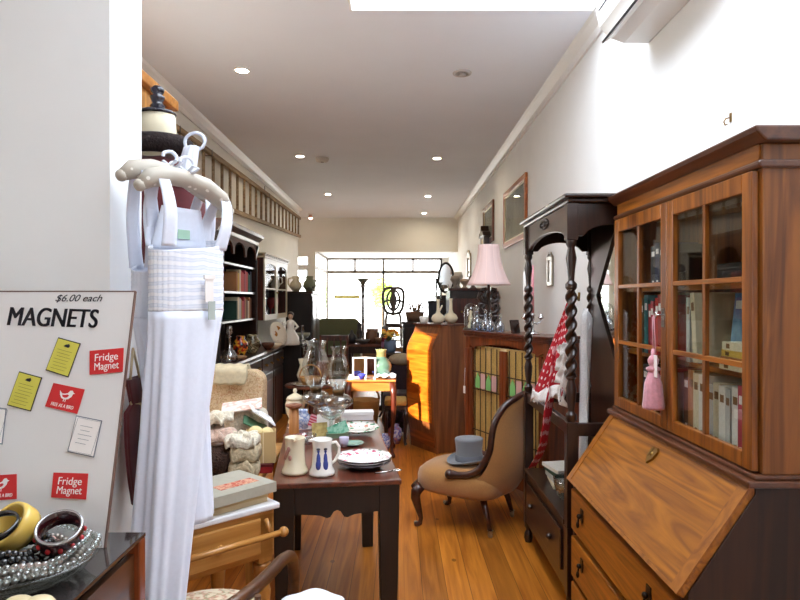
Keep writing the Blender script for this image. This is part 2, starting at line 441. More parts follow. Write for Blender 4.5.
# ------------------------------------------------------------------ light
W = bpy.data.worlds.new('day'); bpy.context.scene.world = W; W.use_nodes = True
W.node_tree.nodes['Background'].inputs['Color'].default_value = (.97, .985, 1, 1)
W.node_tree.nodes['Background'].inputs['Strength'].default_value = WORLD
def portal(name, loc, sx, sy, d):
    l = bpy.data.lights.new(name, 'AREA'); l.shape = 'RECTANGLE'; l.size = sx; l.size_y = sy; l.cycles.is_portal = True
    o = bpy.data.objects.new(name, l); C.objects.link(o); o.location = loc
    o.rotation_euler = Vector(d).to_track_quat('-Z', 'Y').to_euler(); return o
portal('shop_window_portal', (-.36, 16.06, 1.5), 2.95, 2.15, (0, -1, 0))
portal('side_window_portal', (-1.88, 14.8, 1.5), 2.3, 2.1, (1, 0, 0))
portal('door_portal', (-2.11, 13.62, 1.67), .3, 1.55, (0, -1, 0))
portal('added_fill_window_portal', (.325, -2.72, 1.55), .45, 1.1, (0, 1, 0))
portal('added_sun_window_portal', (XL - .16, 3.58, 2.1), 1.15, .9, (1, 0, 0))
l = bpy.data.lights.new('sun', 'SUN'); l.energy = SUN; l.angle = .01; l.color = (1, .93, .8)
o = bpy.data.objects.new('sun', l); C.objects.link(o); o.location = (-6, -2, 5)
o.rotation_euler = Vector((2.18, 2.7, -1.3)).to_track_quat('-Z', 'Y').to_euler()

cam = bpy.data.cameras.new('camera'); cam.sensor_width = 36; cam.lens = F / 800 * 36; cam.shift_x = .0025; cam.clip_start = .05
co = bpy.data.objects.new('camera', cam); C.objects.link(co)
co.location = (0, 0, EYE); co.rotation_euler = (PI / 2, 0, 0)
sc = bpy.context.scene; sc.camera = co
sc.view_settings.view_transform = 'Standard'; sc.view_settings.look = 'None'; sc.view_settings.gamma = 1
sc.view_settings.use_curve_mapping = False; sc.view_settings.exposure = EXPO
sc.cycles.use_denoising = True; sc.cycles.max_bounces = 10; sc.cycles.diffuse_bounces = 6; sc.cycles.transparent_max_bounces = 24
sc.cycles.sample_clamp_indirect = 8; sc.cycles.caustics_reflective = False; sc.cycles.caustics_refractive = False

# ------------------------------------------------------------------ on the ceiling and walls
BULB = emit('warm_bulb', (255, 236, 205), 300)
spots = [((242, 70), 'recessed downlight nearest the camera, at the left of the ceiling'),
         ((300, 156), 'recessed downlight left of the round smoke alarm on the ceiling'),
         ((437, 158), 'recessed downlight on the right side, level with the smoke alarm'),
         ((328, 194), 'recessed downlight on the left, just beyond the smoke alarm'),
         ((428, 196), 'recessed downlight on the right, third along from the round vent'),
         ((424, 213), 'farthest small downlight on the right, close to the far bulkhead')]
for (px, py), lab in spots:
    Y = (ZC - EYE) * F / (VY - py); x = (px - VX) * Y / F
    t = thing('downlight', lab, 'ceiling light', (x, Y, ZC), group='recessed ceiling downlights')
    MB().lathe([(.062, 0), (.062, -.006), (.05, -.010), (.046, -.004), (.046, 0)]).build('trim_ring', TRIM, t)
    MB().lathe([(0, -.003), (.044, -.003)], n=20).build('bulb', BULB, t)
for px, lab in ((368, 'downlight over the shop window, left of the chair back'), (418, 'downlight over the shop window, near the oval mirror')):
    x = (px - VX) * 15 / F
    t = thing('downlight', lab, 'ceiling light', (x, 15, 2.58), group='downlights over the shop window')
    MB().lathe([(.065, 0), (.065, -.006), (.05, -.010), (.046, -.004), (.046, 0)]).build('trim_ring', TRIM, t)
    MB().lathe([(0, -.003), (.044, -.003)], n=20).build('bulb', BULB, t)
t = thing('spotlight', 'small pinkish spotlight glowing at the far left end of the ceiling', 'ceiling light', (-1.82, 12.9, ZC))
MB().lathe([(.05, 0), (.05, -.02), (.0, -.02)]).build('base', TRIM, t)
MB().lathe([(.03, -.02), (.05, -.09), (.046, -.09), (0, -.03)]).build('shade', flat('pink_shade', (226, 170, 150), .4), t)
MB().ball((0, 0, -.085), .036).build('bulb', emit('pink_bulb', (255, 196, 170), 30), t)
Y = 7.84
t = thing('smoke_alarm', 'white round smoke alarm in the middle of the ceiling', 'smoke alarm', (-.96, Y, ZC))
MB().lathe([(.085, 0), (.085, -.02), (.07, -.045), (.04, -.05), (0, -.05)]).build('cover', flat('alarm_plastic', (205, 198, 190), .5), t)
MB().lathe([(.02, -.05), (.018, -.058), (0, -.058)]).build('test_button', flat('grey_plastic', (150, 146, 140), .5), t)
t = thing('ceiling_vent', 'round grey vent plate on the ceiling near the skylight', 'vent', (.506, 4.9, ZC))
MB().lathe([(.075, 0), (.072, -.01), (.05, -.012), (.048, -.004), (0, -.004)]).build('ring', flat('vent_grey', (190, 184, 180), .5), t)
MB().lathe([(.03, -.004), (.03, -.018), (0, -.018)]).build('cap', flat('vent_grey', (190, 184, 180), .5), t)

# wall air conditioner
t = thing('air_conditioner', 'white wall mounted air conditioner high on the right wall', 'air conditioner', (XR, 2.35, 2.83))
ACW = flat('air_conditioner_plastic', (236, 234, 230), .4)
MB().prism([(0, 0), (-.13, .0), (-.21, .03), (-.255, .08), (-.27, .14), (-.27, .25), (-.24, .29), (0, .29)], 'y', 0, .87).build('casing', ACW, t, bevel=.008)
m = MB(); m.M = Matrix.Translation((-.205, 0, .022)) @ Matrix.Rotation(-.62, 4, 'Y')
m.box(-.045, .03, .05, .82, -.008, .002); m.build('louvre', ACW, t)
m = MB(); m.M = Matrix.Translation((-.205, 0, .022)) @ Matrix.Rotation(-.62, 4, 'Y')
m.box(.032, .046, .04, .83, -.006, .01).box(-.058, -.051, .04, .83, -.004, .006); m.build('air_slot', flat('dark_slot', (40, 40, 44), .6), t)
MB().box(-.274, -.268, .04, .83, .15, .155).build('panel_seam', flat('dark_slot', (40, 40, 44), .6), t)
t = thing('wall_hook', 'tiny brass hook on the right wall above the bookcase', 'hook', (XR, 2.42, 2.2))
MB().box(-.004, 0, -.006, .006, -.005, .03).build('plate', BRASS, t)
MB().tube([(-.003, 0, .012), (-.02, .002, .008), (-.026, .004, -.004), (-.02, .006, -.016), (-.012, .006, -.012)], .0028, 6).build('hook_wire', BRASS, t)

def picture(name, lab, y0, y1, z0, z1, fm, inner, fw=.05, tilt=0.0):
    t = thing(name, lab, 'picture', (XR, y0, z0))
    h, w = z1 - z0, y1 - y0
    m = MB(); m.box(-.03, -.002, 0, fw, 0, h).box(-.03, -.002, w - fw, w, 0, h).box(-.03, -.002, fw, w - fw, 0, fw).box(-.03, -.002, fw, w - fw, h - fw, h)
    m.build('frame', fm, t, bevel=.006)
    MB().box(-.012, -.004, fw, w - fw, fw, h - fw).build('picture_sheet', inner, t)
    m = MB(); f2 = fw + .004
    m.box(-.024, -.012, fw, f2 + .012, fw, h - fw).box(-.024, -.012, w - f2 - .012, w - fw, fw, h - fw).box(-.024, -.012, f2, w - f2, fw, f2 + .012).box(-.024, -.012, f2, w - f2, h - f2 - .012, h - fw)
    m.build('gilt_slip', flat('pale_gilt', (214, 196, 160), .3, .6), t)
    MB().box(-.017, -.014, fw, w - fw, fw, h - fw).build('pane', CABG, t)
    return t
WASH = pattern('faded_landscape_print', [(.3, (112, 112, 104)), (.5, (142, 140, 128)), (.7, (168, 164, 150))], 2.5, detail=3)
picture('framed_picture', 'large framed picture with orange wood frame on right wall', 6.2, 7.5, 2.12, 2.78, wood('orange_frame_wood', (150, 74, 26), (196, 112, 48), 'y'), WASH, .06)
picture('framed_picture', 'narrower dark framed picture further along the right wall', 8.35, 9.3, 2.30, 2.86, wood('red_frame_wood', (84, 40, 24), (130, 66, 40), 'y'), WASH, .06)
t = thing('wall_mirror', 'narrow ornate pale mirror at the far end of the right wall', 'mirror', (XR, 11.0, 1.85))
m = MB(); m.box(-.03, -.002, 0, .06, 0, .48).box(-.03, -.002, .44, .5, 0, .48).box(-.03, -.002, .06, .44, 0, .06).box(-.03, -.002, .06, .44, .42, .48)
m.ball((-.02, .25, .51), (.02, .09, .05)); m.build('frame', flat('silvered_frame', (170, 160, 140), .3, .7), t)
MB().box(-.012, -.004, .06, .44, .06, .42).build('mirror_glass', MIRR, t)
t = thing('wall_clock', 'dark carved wall clock partly hidden behind the pink lampshade', 'clock', (XR, 8.6, 1.9))
m = MB(); m.box(-.10, -.002, .05, .45, 0, .5).prism([(.0, .5), (.5, .5), (.42, .56), (.3, .58), (.25, .66), (.2, .58), (.08, .56)], 'x', -.12, -.002)
m.prism([(.1, 0), (.4, 0), (.3, -.08), (.25, -.12), (.2, -.08)], 'x', -.09, -.002)
m.build('case', DARK, t, bevel=.005)
m = MB(); m.M = Matrix.Translation((-.1, .25, .33)) @ Matrix.Rotation(-PI / 2, 4, 'Y'); m.lathe([(0, .006), (.13, .006), (.14, 0)], n=28); m.build('dial', CREAMC, t)
t = thing('wall_mirror', 'small silver framed oblong mirror hanging behind the barley twist stand', 'mirror', (XR, 5.17, 1.62))
m = MB(); m.box(-.02, -.002, 0, .035, 0, .25).box(-.02, -.002, .14, .175, 0, .25).box(-.02, -.002, .035, .14, 0, .035).box(-.02, -.002, .035, .14, .215, .25)
m.tube([(-.012, .01, .25), (-.012, .05, .28), (-.012, .0875, .27), (-.012, .125, .28), (-.012, .165, .25)], .008, 8); m.build('frame', flat('tarnished_silver', (150, 142, 126), .3, .8), t, bevel=.006)
MB().box(-.01, -.004, .035, .14, .035, .215).build('mirror_glass', flat('pale_mirror', (245, 245, 240), .3, .2), t)

# ladder hung along the left wall
t = thing('ladder', 'long weathered wooden ladder hung sideways high on left wall', 'ladder', (XL + .05, 5.3, 2.5))
def rail(a, b, h):
    m = MB(); A, B = Vector(a), Vector(b); m.M = Matrix()
    m.add([(A.x - .015, A.y, A.z), (A.x + .02, A.y, A.z), (A.x + .02, A.y, A.z + h), (A.x - .015, A.y, A.z + h), (B.x - .015, B.y, B.z), (B.x + .02, B.y, B.z), (B.x + .02, B.y, B.z + h), (B.x - .015, B.y, B.z + h)],
          [(0, 1, 2, 3), (4, 5, 6, 7), (0, 1, 5, 4), (1, 2, 6, 5), (2, 3, 7, 6), (3, 0, 4, 7)]); return m
rail((0, 0, .47), (0, 6.9, .58), .05).build('top_rail', LADW, t)
rail((0, 0, -.06), (0, 6.9, .225), .05).build('bottom_rail', LADW, t)
for k in range(21):
    y = .2 + k * .325; u = y / 6.9
    MB().tube([(0, y, -.03 + .285 * u), (0, y, .49 + .11 * u)], .017, 8).build('rung', LADW, t)
for k, y in enumerate((5.42, 6.35, 9.2)):
    m = MB(); z = 2.97 + .11 * (y - 5.3) / 6.9
    m.box(-.004, .0, -.012, .012, 0, .16).box(-.002, .075, -.006, .006, -.012, -.006).box(.07, .075, -.006, .006, -.012, .05)
    single('wall_bracket', m, flat('grey_iron', (96, 94, 92), .5, .6), ['grey bracket on left wall holding the near end of the ladder', 'second grey bracket holding the ladder on the left wall', 'farther grey bracket holding the ladder beyond its middle'][k], 'bracket', (XL + .004, y, z), group='brackets holding the ladder')
# ------------------------------------------------------------------ bureau bookcase
BY0, BY1 = 1.70, 2.82
bur = thing('bureau_bookcase', 'tall oak bureau bookcase with glazed doors and sloping desk front', 'bureau bookcase', (1.0, BY0, 0))
BL = BY1 - BY0                                   # local: x into the wall, y along the front
m = MB()
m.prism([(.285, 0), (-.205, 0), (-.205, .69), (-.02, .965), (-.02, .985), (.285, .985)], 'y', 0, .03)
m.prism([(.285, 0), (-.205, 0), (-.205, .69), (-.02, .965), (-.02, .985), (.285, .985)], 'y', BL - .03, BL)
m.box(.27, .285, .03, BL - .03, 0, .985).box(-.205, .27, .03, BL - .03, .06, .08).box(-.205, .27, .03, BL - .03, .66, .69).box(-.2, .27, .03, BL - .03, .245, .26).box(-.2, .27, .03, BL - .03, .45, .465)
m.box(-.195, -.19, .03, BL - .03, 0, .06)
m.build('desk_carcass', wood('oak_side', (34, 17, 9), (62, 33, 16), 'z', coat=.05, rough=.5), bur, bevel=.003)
m = MB(); m.box(-.045, .285, -.012, BL + .012, .985, 1.005).box(-.025, .285, -.004, BL + .004, 1.005, 1.02)
m.build('waist_moulding', OAK_D, bur, bevel=.005)
m = MB()
m.box(0, .285, 0, .025, 1.02, 1.865).box(0, .285, BL - .025, BL, 1.02, 1.865).box(.27, .285, .025, BL - .025, 1.02, 1.865)
m.box(.02, .27, .025, BL - .025, 1.02, 1.035).box(.0, .285, 0, BL, 1.865, 1.93)
m.build('bookcase_carcass', wood('oak_bookcase_side', (92, 48, 14), (152, 92, 34), 'z', .6, coat=.15, dist=2.5, rough=.42), bur, bevel=.003)
MB().box(.03, .27, .025, BL - .025, 1.265, 1.283).build('shelf', OAK_Y, bur)
MB().box(.03, .27, .025, BL - .025, 1.535, 1.553).build('shelf', OAK_Y, bur)
MB().box(-.006, 0, .01, BL - .01, 1.885, 1.93).build('frieze', OAK_Y, bur)
m = MB(); pr = [(.285, 1.93), (-.01, 1.93), (-.02, 1.94), (-.035, 1.955), (-.04, 1.972), (.285, 1.972)]
m.prism(pr, 'y', -.035, BL + .03); m.prism([(.285, 1.862), (-.012, 1.862), (-.02, 1.872), (-.014, 1.884), (.285, 1.884)], 'y', -.014, BL + .012)
m.build('cornice', OAK_D, bur, bevel=.006)
def glazed_door(y0, y1):
    d = MB(); z0, z1, s = 1.025, 1.858, .05
    d.box(-.022, -.002, y0, y0 + s, z0, z1).box(-.022, -.002, y1 - s, y1, z0, z1).box(-.022, -.002, y0 + s, y1 - s, z0, z0 + .045).box(-.022, -.002, y0 + s, y1 - s, z1 - .055, z1)
    d = d.build('door', OAK_Z, bur, bevel=.003)
    yc = (y0 + y1) / 2; h = (z1 - .055 - z0 - .045) / 3
    MB().box(-.021, -.006, yc - .009, yc + .009, z0 + .045, z1 - .055).build('glazing_bar', OAK_Z, d, bevel=.002)
    for k in (1, 2):
        zz = z0 + .045 + h * k
        MB().box(-.0215, -.006, y0 + s, y1 - s, zz - .008, zz + .008).build('glazing_bar', OAK_Y, d, bevel=.002)
    MB().box(-.010, -.007, y0 + s - .004, y1 - s + .004, z0 + .04, z1 - .05).build('pane', CABG, d)
    return d
glazed_door(.015, BL / 2 - .001)
d = glazed_door(BL / 2 + .001, BL - .015)
m = MB(); m.box(-.025, -.022, BL / 2 + .012, BL / 2 + .038, 1.40, 1.47); m.tube([(-.024, BL / 2 + .025, 1.445), (-.05, BL / 2 + .025, 1.445)], .003, 6)
m.M = Matrix.Translation((-.052, BL / 2 + .025, 1.445)); m.tube([(0, .011 * math.cos(a * PI / 5), .011 * math.sin(a * PI / 5)) for a in range(10)], .0025, 6, closed=True)
m.build('key', SILVER, d)
# the sloping fall, built on its own slope
sx, sz = .206, .30; L = math.hypot(sx, sz); ang = math.atan2(sx, sz)
Ms = Matrix.Translation((-.233, 0, .69)) @ Matrix.Rotation(ang, 4, 'Y')
m = MB(); m.M = Ms; m.box(0, .022, .004, BL - .004, 0, L)
fall = m.build('fall_front', OAK_F, bur, bevel=.004)
m = MB(); m.M = Ms
for a in ((-.003, .0, .004, .05, 0, L), (-.003, .0, BL - .05, BL - .004, 0, L), (-.003, 0, .05, BL - .05, L - .018, L), (-.003, 0, .05, BL - .05, 0, .012)): m.box(*a)
m.build('banding', wood('oak_banding', (120, 66, 12), (166, 100, 26), 'z', coat=.1, rough=.5), fall)
m = MB(); m.M = Ms @ Matrix.Translation((-.004, BL / 2 + .01, L * .80)) @ Matrix.Rotation(PI / 2, 4, 'Z') @ Matrix.Rotation(PI / 2, 4, 'X')
m.prism([(-.03, .02), (-.016, .032), (0, .026), (.016, .032), (.03, .02), (.022, -.012), (0, -.034), (-.022, -.012)], 'z', -.004, .002); m.ball((0, .004, .0), (.008, .011, .008), 8, 6)
m.build('escutcheon', BRASS, fall)
for z0, z1 in ((.475, .655), (.265, .445), (.085, .24)):
    d = MB().box(-.222, -.19, .03, BL - .03, z0, z1).build('drawer', OAK_Y, bur, bevel=.006)
    for y in (.22, BL - .2):
        m = MB(); zc = (z0 + z1) / 2 + .02
        m.prism([(y - .016, zc + .03), (y + .016, zc + .03), (y + .02, zc), (y + .012, zc - .022), (y, zc - .03), (y - .012, zc - .022), (y - .02, zc)], 'x', -.226, -.221)
        m.ball((-.236, y, zc), (.01, .011, .011), 8, 6).tube([(-.236, y, zc), (-.24, y, zc - .028)], .004, 6).ball((-.241, y, zc - .036), (.007, .009, .014), 8, 6)
        m.build('drop_handle', flat('dark_bronze', (44, 34, 28), .4, .8), d)

# books behind the glass
bookwords = {'crimson': (150, 24, 34), 'scarlet': (190, 36, 34), 'dark green': (28, 62, 48), 'navy': (24, 34, 70), 'teal': (40, 110, 112), 'cream': (216, 204, 172),
             'pale grey': (186, 186, 180), 'white': (226, 222, 212), 'tan': (168, 112, 66), 'pink': (206, 84, 108), 'brown': (92, 54, 34), 'black': (30, 28, 30), 'rose': (176, 60, 76), 'yellow': (206, 170, 70)}
def cloth(c): return flat('book_cloth_' + c.replace(' ', '_'), bookwords[c], .65, noise=.06, sc=60)
def book(name, loc, th, dep, h, col, lab, group, rz=0, tilt=0, flatlie=False):
    """upright book: spine faces local -x, thickness along y"""
    t = thing(name, lab, 'book', loc, rz, group)
    if tilt: t.rotation_euler = (tilt, 0, rz)
    m = MB(); c = .0025
    if flatlie: m.M = Matrix.Rotation(-PI / 2, 4, 'X') @ Matrix.Translation((0, -th, 0))
    m.box(0, dep, 0, c, 0, h).box(0, dep, th - c, th, 0, h).box(-.001, c, 0, th, 0, h); m.build('cover', cloth(col), t)
    m2 = MB(); m2.M = m.M; m2.box(c, dep - .004, c, th - c, .003, h - .003); m2.build('pages', PAPER, t)
    if th > .016:
        m3 = MB(); m3.M = m.M
        ink = WHITEP if sum(bookwords[col]) < 330 else flat('spine_gilt', (120, 84, 40), .5)
        m3.box(-.0016, -.001, th * .2, th * .8, h * .74, h * .86).box(-.0016, -.001, th * .3, th * .7, h * .1, h * .14)
        m3.build('spine_title_bar', ink, t)
    return t
def shelf_row(where, z, y, items, group):
    for k, (col, th, h, extra) in enumerate(items):
        th *= 1.32 if 'bottom' in where or 'top' in where else 1.15
        book('book', (1.0 + .012 + R.uniform(0, .01), y, z), th, .15, h, col, '%s book %s, %s' % (col, extra, where), group)
        y += th + .0015
ords = ['first', 'second', 'third', 'fourth', 'fifth', 'sixth', 'seventh', 'eighth', 'ninth', 'tenth', 'eleventh', 'twelfth']
def place(k): return '%s from the right' % ords[k]
# middle shelf, right door (y small = right in the photo)
t = thing('picture_book', 'blue mountain covered book standing face out on the middle shelf of bookcase', 'book', (1.095, BY0 + .15, 1.287)); t.rotation_euler = (0, .1, 0)
MB().box(.001, .018, 0, .2, 0, .235).build('pages', PAPER, t)
MB().box(-.002, .001, -.002, .202, 0, .237).build('cover', pattern('mountain_cover', [(.0, (30, 52, 96)), (.42, (46, 84, 140)), (.55, (92, 140, 178)), (.7, (150, 186, 206))], 7, detail=3), t)
m = MB(); m.box(-.0026, -.002, .01, .19, .185, .212); m.build('title_bar', flat('pale_blue_title', (196, 216, 214), .6), t)
for k, (c, th) in enumerate((('cream', .022), ('tan', .018), ('yellow', .02), ('cream', .025))):
    book('book', (1.022, BY0 + .07 + k * .006, 1.2835 + sum((.022, .018, .02, .025)[:k]) + .0005 * k), th, .055, .2 - k * .012, c,
         '%s book lying flat before the mountain book, %s of its pile' % (c, ['bottom', 'second', 'third', 'top'][k]), 'books lying flat on the middle shelf', flatlie=True)
book('book', (1.015, BY0 + .40, 1.2875), .03, .14, .24, 'cream', 'cream book leaning beside the blue mountain book on middle shelf', 'leaning books', tilt=-.10)
book('book', (1.015, BY0 + .455, 1.284), .026, .14, .225, 'pale grey', 'pale grey book standing behind the leaning cream one on middle shelf', 'leaning books')
shelf_row('middle shelf behind left door', 1.284, BY0 + .655, [(c, .024 + .004 * (k % 3), .2 + .012 * ((k * 7) % 4), place(k)) for k, c in enumerate(['scarlet', 'crimson', 'scarlet', 'rose', 'crimson', 'teal', 'dark green'])], 'books on the middle shelf')
shelf_row('bottom shelf behind right door', 1.036, BY0 + .07, [(c, th, h, place(k)) for k, (c, th, h) in enumerate([('pink', .03, .2), ('rose', .026, .21), ('white', .03, .2), ('pale grey', .022, .19), ('white', .028, .195), ('cream', .03, .2), ('pale grey', .03, .19), ('white', .036, .215), ('cream', .03, .215), ('tan', .034, .22), ('brown', .03, .21)])], 'books on the bottom shelf')
shelf_row('bottom shelf behind left door', 1.036, BY0 + .62, [(c, th, h, place(k)) for k, (c, th, h) in enumerate([('pale grey', .02, .19), ('white', .022, .18), ('rose', .03, .2), ('brown', .034, .215), ('brown', .034, .21), ('black', .04, .2)])], 'books on the bottom shelf')
shelf_row('top shelf behind left door', 1.554, BY0 + .66, [(c, th, h, place(k)) for k, (c, th, h) in enumerate([('black', .03, .16), ('navy', .03, .17), ('black', .034, .16)])], 'books on the top shelf')
single('cigar_box', MB().box(1.07, 1.2, BY0 + .12, BY0 + .38, 1.5535, 1.62), BLACKW, 'low dark box on the top shelf behind the right glazed door', 'box', bevel=.003)

# pink tassel on the bookcase key
t = thing('tassel', 'pink silk tassel hanging from the bookcase door key', 'tassel', (.938, BY0 + BL / 2 + .018, 1.10))
PK = flat('pink_silk', (206, 142, 152), .6, sheen=.4, noise=.12, sc=70)
MB().lathe([(.0, .0), (.036, .0), (.037, .01), (.03, .09), (.018, .135), (.012, .14), (0, .14)], n=36, wob=.05, k=12).build('skirt', PK, t)
MB().lathe([(.013, .135), (.024, .142), (.026, .15), (.013, .158), (.018, .168), (.02, .18), (.014, .192), (.008, .198), (.007, .22), (0, .222)], n=18).build('knot', PK, t)
m = MB(); m.tube([(0, 0, .215), (.0, .004, .28), (.0, .007, .336), (.002, .0, .343), (.0, -.006, .33), (-.002, -.022, .25), (-.002, -.026, .2)], .0022, 6); m.build('cord', PK, t)
MB().box(-.006, -.004, -.045, -.018, .12, .2).build('price_tag', WHITEP, t)

# ------------------------------------------------------------------ barley twist hall stand
HX0, HX1, HY0, HY1 = .81, 1.20, 2.90, 3.85
hs = thing('hall_stand', 'dark barley twist hall stand with arched top and diamond mirror', 'hall stand', (0, 0, 0))
m = MB(); m.prism([(.765, 2.845), (HX1 + .05, 2.845), (HX1 + .05, HY1 + .055), (.765, HY1 + .055)], 'z', 1.972, 1.992); m.box(.785, HX1 + .04, 2.865, HY1 + .035, 1.952, 1.972)
m.build('top', DARKY, hs, bevel=.008)
def post(x, y, twist=True, x1=None):
    m = MB(); b = .026
    m.box(x - b, x + b, y - b, y + b, 1.78, 1.952)
    m.lathe([(.018, 0), (.027, .012), (.027, .03), (.014, .045), (.018, .10), (.025, .15), (.016, .2), (.024, .215), (.024, .235), (.016, .24)], (x, y, 1.545), 16)
    m.twist(x, y, 1.14, 1.55, .029, 6.5)
    m.lathe([(.016, 0), (.025, .02), (.025, .04), (.014, .055), (.021, .11), (.025, .16), (.015, .2), (.022, .21), (.018, .22)], (x, y, .925), 16)
    m.box(x - b, x + b, y - b, y + b, .44, .93)
    m.box(x - b, x + b, y - b, y + b, .12, .44)
    m.lathe([(.02, 0), (.028, .03), (.024, .055), (.014, .075), (.024, .1), (.024, .13)], (x, y, 0), 14)
    m.build('post', DARK, hs, bevel=.003)
for x in (HX0, HX1):
    for y in (HY0, HY1): post(x, y)
def arch(L):                                       # arched apron hung below the top, in (u, z)
    p = [(0, 1.952), (0, 1.80)]
    for k in range(13):
        u = k / 12; p.append((.03 + u * (L - .06), 1.80 + .055 * math.sin(PI * u) ** .6))
    return p + [(L, 1.80), (L, 1.952)]
m = MB(); m.prism([(HY0 + .026 + u, z) for u, z in arch(HY1 - HY0 - .052)], 'x', HX0 - .012, HX0 + .012); fr = m.build('arched_frieze', DARKY, hs, bevel=.004)
m = MB(); yc = (HY0 + HY1) / 2
m.tube([(HX0 - .014, yc + .09 * math.cos(a * PI / 8), 1.912 + .024 * math.sin(a * PI / 8)) for a in range(16)], .006, 6, closed=True).ball((HX0 - .012, yc, 1.912), (.01, .03, .016), 10, 6).ball((HX0 - .012, yc - .055, 1.912), (.008, .016, .01), 8, 6).ball((HX0 - .012, yc + .055, 1.912), (.008, .016, .01), 8, 6)
m.build('carving', BLACKW, fr)
m = MB(); m.prism([(HX0 + .026 + u, z) for u, z in arch(HX1 - HX0 - .052)], 'y', HY0 - .012, HY0 + .012); m.build('arched_frieze', DARK, hs, bevel=.004)
m = MB(); m.prism([(HX0 + .026 + u, z) for u, z in arch(HX1 - HX0 - .052)], 'y', HY1 - .012, HY1 + .012); m.build('arched_frieze', DARK, hs, bevel=.004)
m = MB(); m.box(HX1 - .01, HX1 + .012, HY0 + .026, HY1 - .026, .47, 1.952); m.build('back_panel', DARK, hs)
m = MB(); yc = HY0 + .43; zc = 1.525
def dia(a, b): return [(yc - a, zc), (yc, zc - b), (yc + a, zc), (yc, zc + b)]
m = MB(); o_, i_ = dia(.37, .42), dia(.33, .374)
for k in range(4): m.prism([o_[k], o_[(k + 1) % 4], i_[(k + 1) % 4], i_[k]], 'x', HX1 - .03, HX1 - .01)
mf = m.build('mirror_frame', DARK, hs, bevel=.003)
MB().prism(i_, 'x', HX1 - .018, HX1 - .012).build('mirror_glass', MIRR, mf)
m = MB(); m.box(HX0 - .012, HX0 + .016, HY0 + .026, HY1 - .026, .865, .925); m.build('front_rail', DARKY, hs, bevel=.004)
for y in (HY0, HY1): MB().box(HX0 + .026, HX1 - .026, y - .014, y + .014, .865, .925).build('side_rail', DARK, hs, bevel=.004)
m = MB(); m.box(HX0 - .02, HX0 + .005, HY0 + .026, HY1 - .026, .13, .455).box(HX0, HX1, HY0 - .012, HY0 + .012, .13, .455).box(HX0, HX1, HY1 - .012, HY1 + .012, .13, .455).box(HX0 - .03, HX1, HY0 + .026, HY1 - .026, .44, .465).box(HX0, HX1, HY0 + .02, HY1 - .02, .13, .15)
m.build('base_box', DARKY, hs, bevel=.004)
m = MB(); m.box(HX0 - .032, HX0 - .02, HY0 + .08, HY1 - .08, .2, .40)
d = m.build('drawer', DARKY, hs, bevel=.006)
for y in (HY0 + .25, HY1 - .25):
    MB().ball((HX0 - .044, y, .3), .016, 10, 8).build('knob', DARK, d)
m = MB(); m.tube([(HX0 + .024, HY0 + .012, 1.52), (HX0 + .05, HY0 + .05, 1.50), (HX0 + .055, HY0 + .06, 1.535)], .006, 8); m.build('coat_hook', BRASS, hs)

# spotted red apron and lace hung inside the stand
APX = HX0 + .025
def apron(u, v):                                   # u across, v down from the hook
    top = Vector((APX + .01, HY0 + .075, 1.56))
    bot = Vector((.79 - .068 * u, HY0 + .10 + u * .37, 1.03 - .085 * u + .03 * abs(math.sin(u * 9))))
    p = top.lerp(bot, v)
    p.x += .02 * v * math.sin(u * 14) + .0; p.y += (1 - v) * v * .03
    p.z += .03 * math.sin(u * PI) * (1 - v)
    return p
t = thing('apron', 'red apron with white spots draped from the hall stand', 'apron', (APX, HY0 + .1, 1.0))
off = Matrix.Translation((-APX, -HY0 - .1, -1.0))
RED = polka('spotted_red_cotton', (178, 20, 38), (238, 226, 226), 15, .2)
m = MB(); m.M = off; m.grid(apron, 40, 30); m.build('skirt', RED, t, solid=.003)
LACE = flat('white_lace', (226, 224, 222), .9, noise=.1, sc=160, bump=.4)
def hem(u, v):
    p = apron(u, .93) ; p.z -= v * (.055 + .012 * math.cos(u * 60)); p.x -= .012 + .012 * math.sin(u * 40) * v; return p
m = MB(); m.M = off; m.grid(hem, 60, 4); m.build('lace_hem', LACE, t, solid=.002)
def flounce(u, v):
    a = Vector((APX - .03, HY0 + .085 + .17 * v, 1.28 - .26 * v)); b = Vector((APX - .01, HY0 + .05 + .02 * v, 1.30 - .32 * v))
    p = a.lerp(b, u); p.x -= .02 + .014 * math.sin(u * 12 + v * 18); p.y += .02 * math.sin(v * 26) * (1 - u); return p
m = MB(); m.M = off; m.grid(flounce, 16, 40); m.build('lace_flounce', LACE, t, solid=.002)
def ribbon(w0):
    pts = [(.805, 3.1, 1.27), (.785, 3.1, 1.1), (.772, 3.12, .98), (.768, 3.14, .86), (.765, 3.2, .76), (.758, 3.3, .675), (.752, 3.44, .57)]
    return pts
def rib(u, v):
    P = ribbon(0); s = v * (len(P) - 1); i = min(int(s), len(P) - 2); p = Vector(P[i]).lerp(Vector(P[i + 1]), s - i)
    p.y += (u - .5) * .04; p.x += .006 * math.sin(v * 9) - .012 + (u - .5) * .05; return p
m = MB(); m.M = off; m.grid(rib, 4, 30); m.build('tie', polka('spotted_red_tie', (178, 20, 38), (238, 226, 226), 9, .2), t, solid=.002)
m = MB()
def cloth_(u, v):
    p = Vector((APX + .05 + .05 * u, HY0 + .06 + .19 * u * (.4 + .6 * v), 1.42 - .78 * v + .04 * math.sin(u * 11))); p.x += .02 * math.sin(u * 16 + v * 2); return p
m.grid(cloth_, 24, 24)
single('lace_tablecloth', m, LACE, 'white lace cloth hanging behind the red spotted apron', 'cloth', solid=.003)
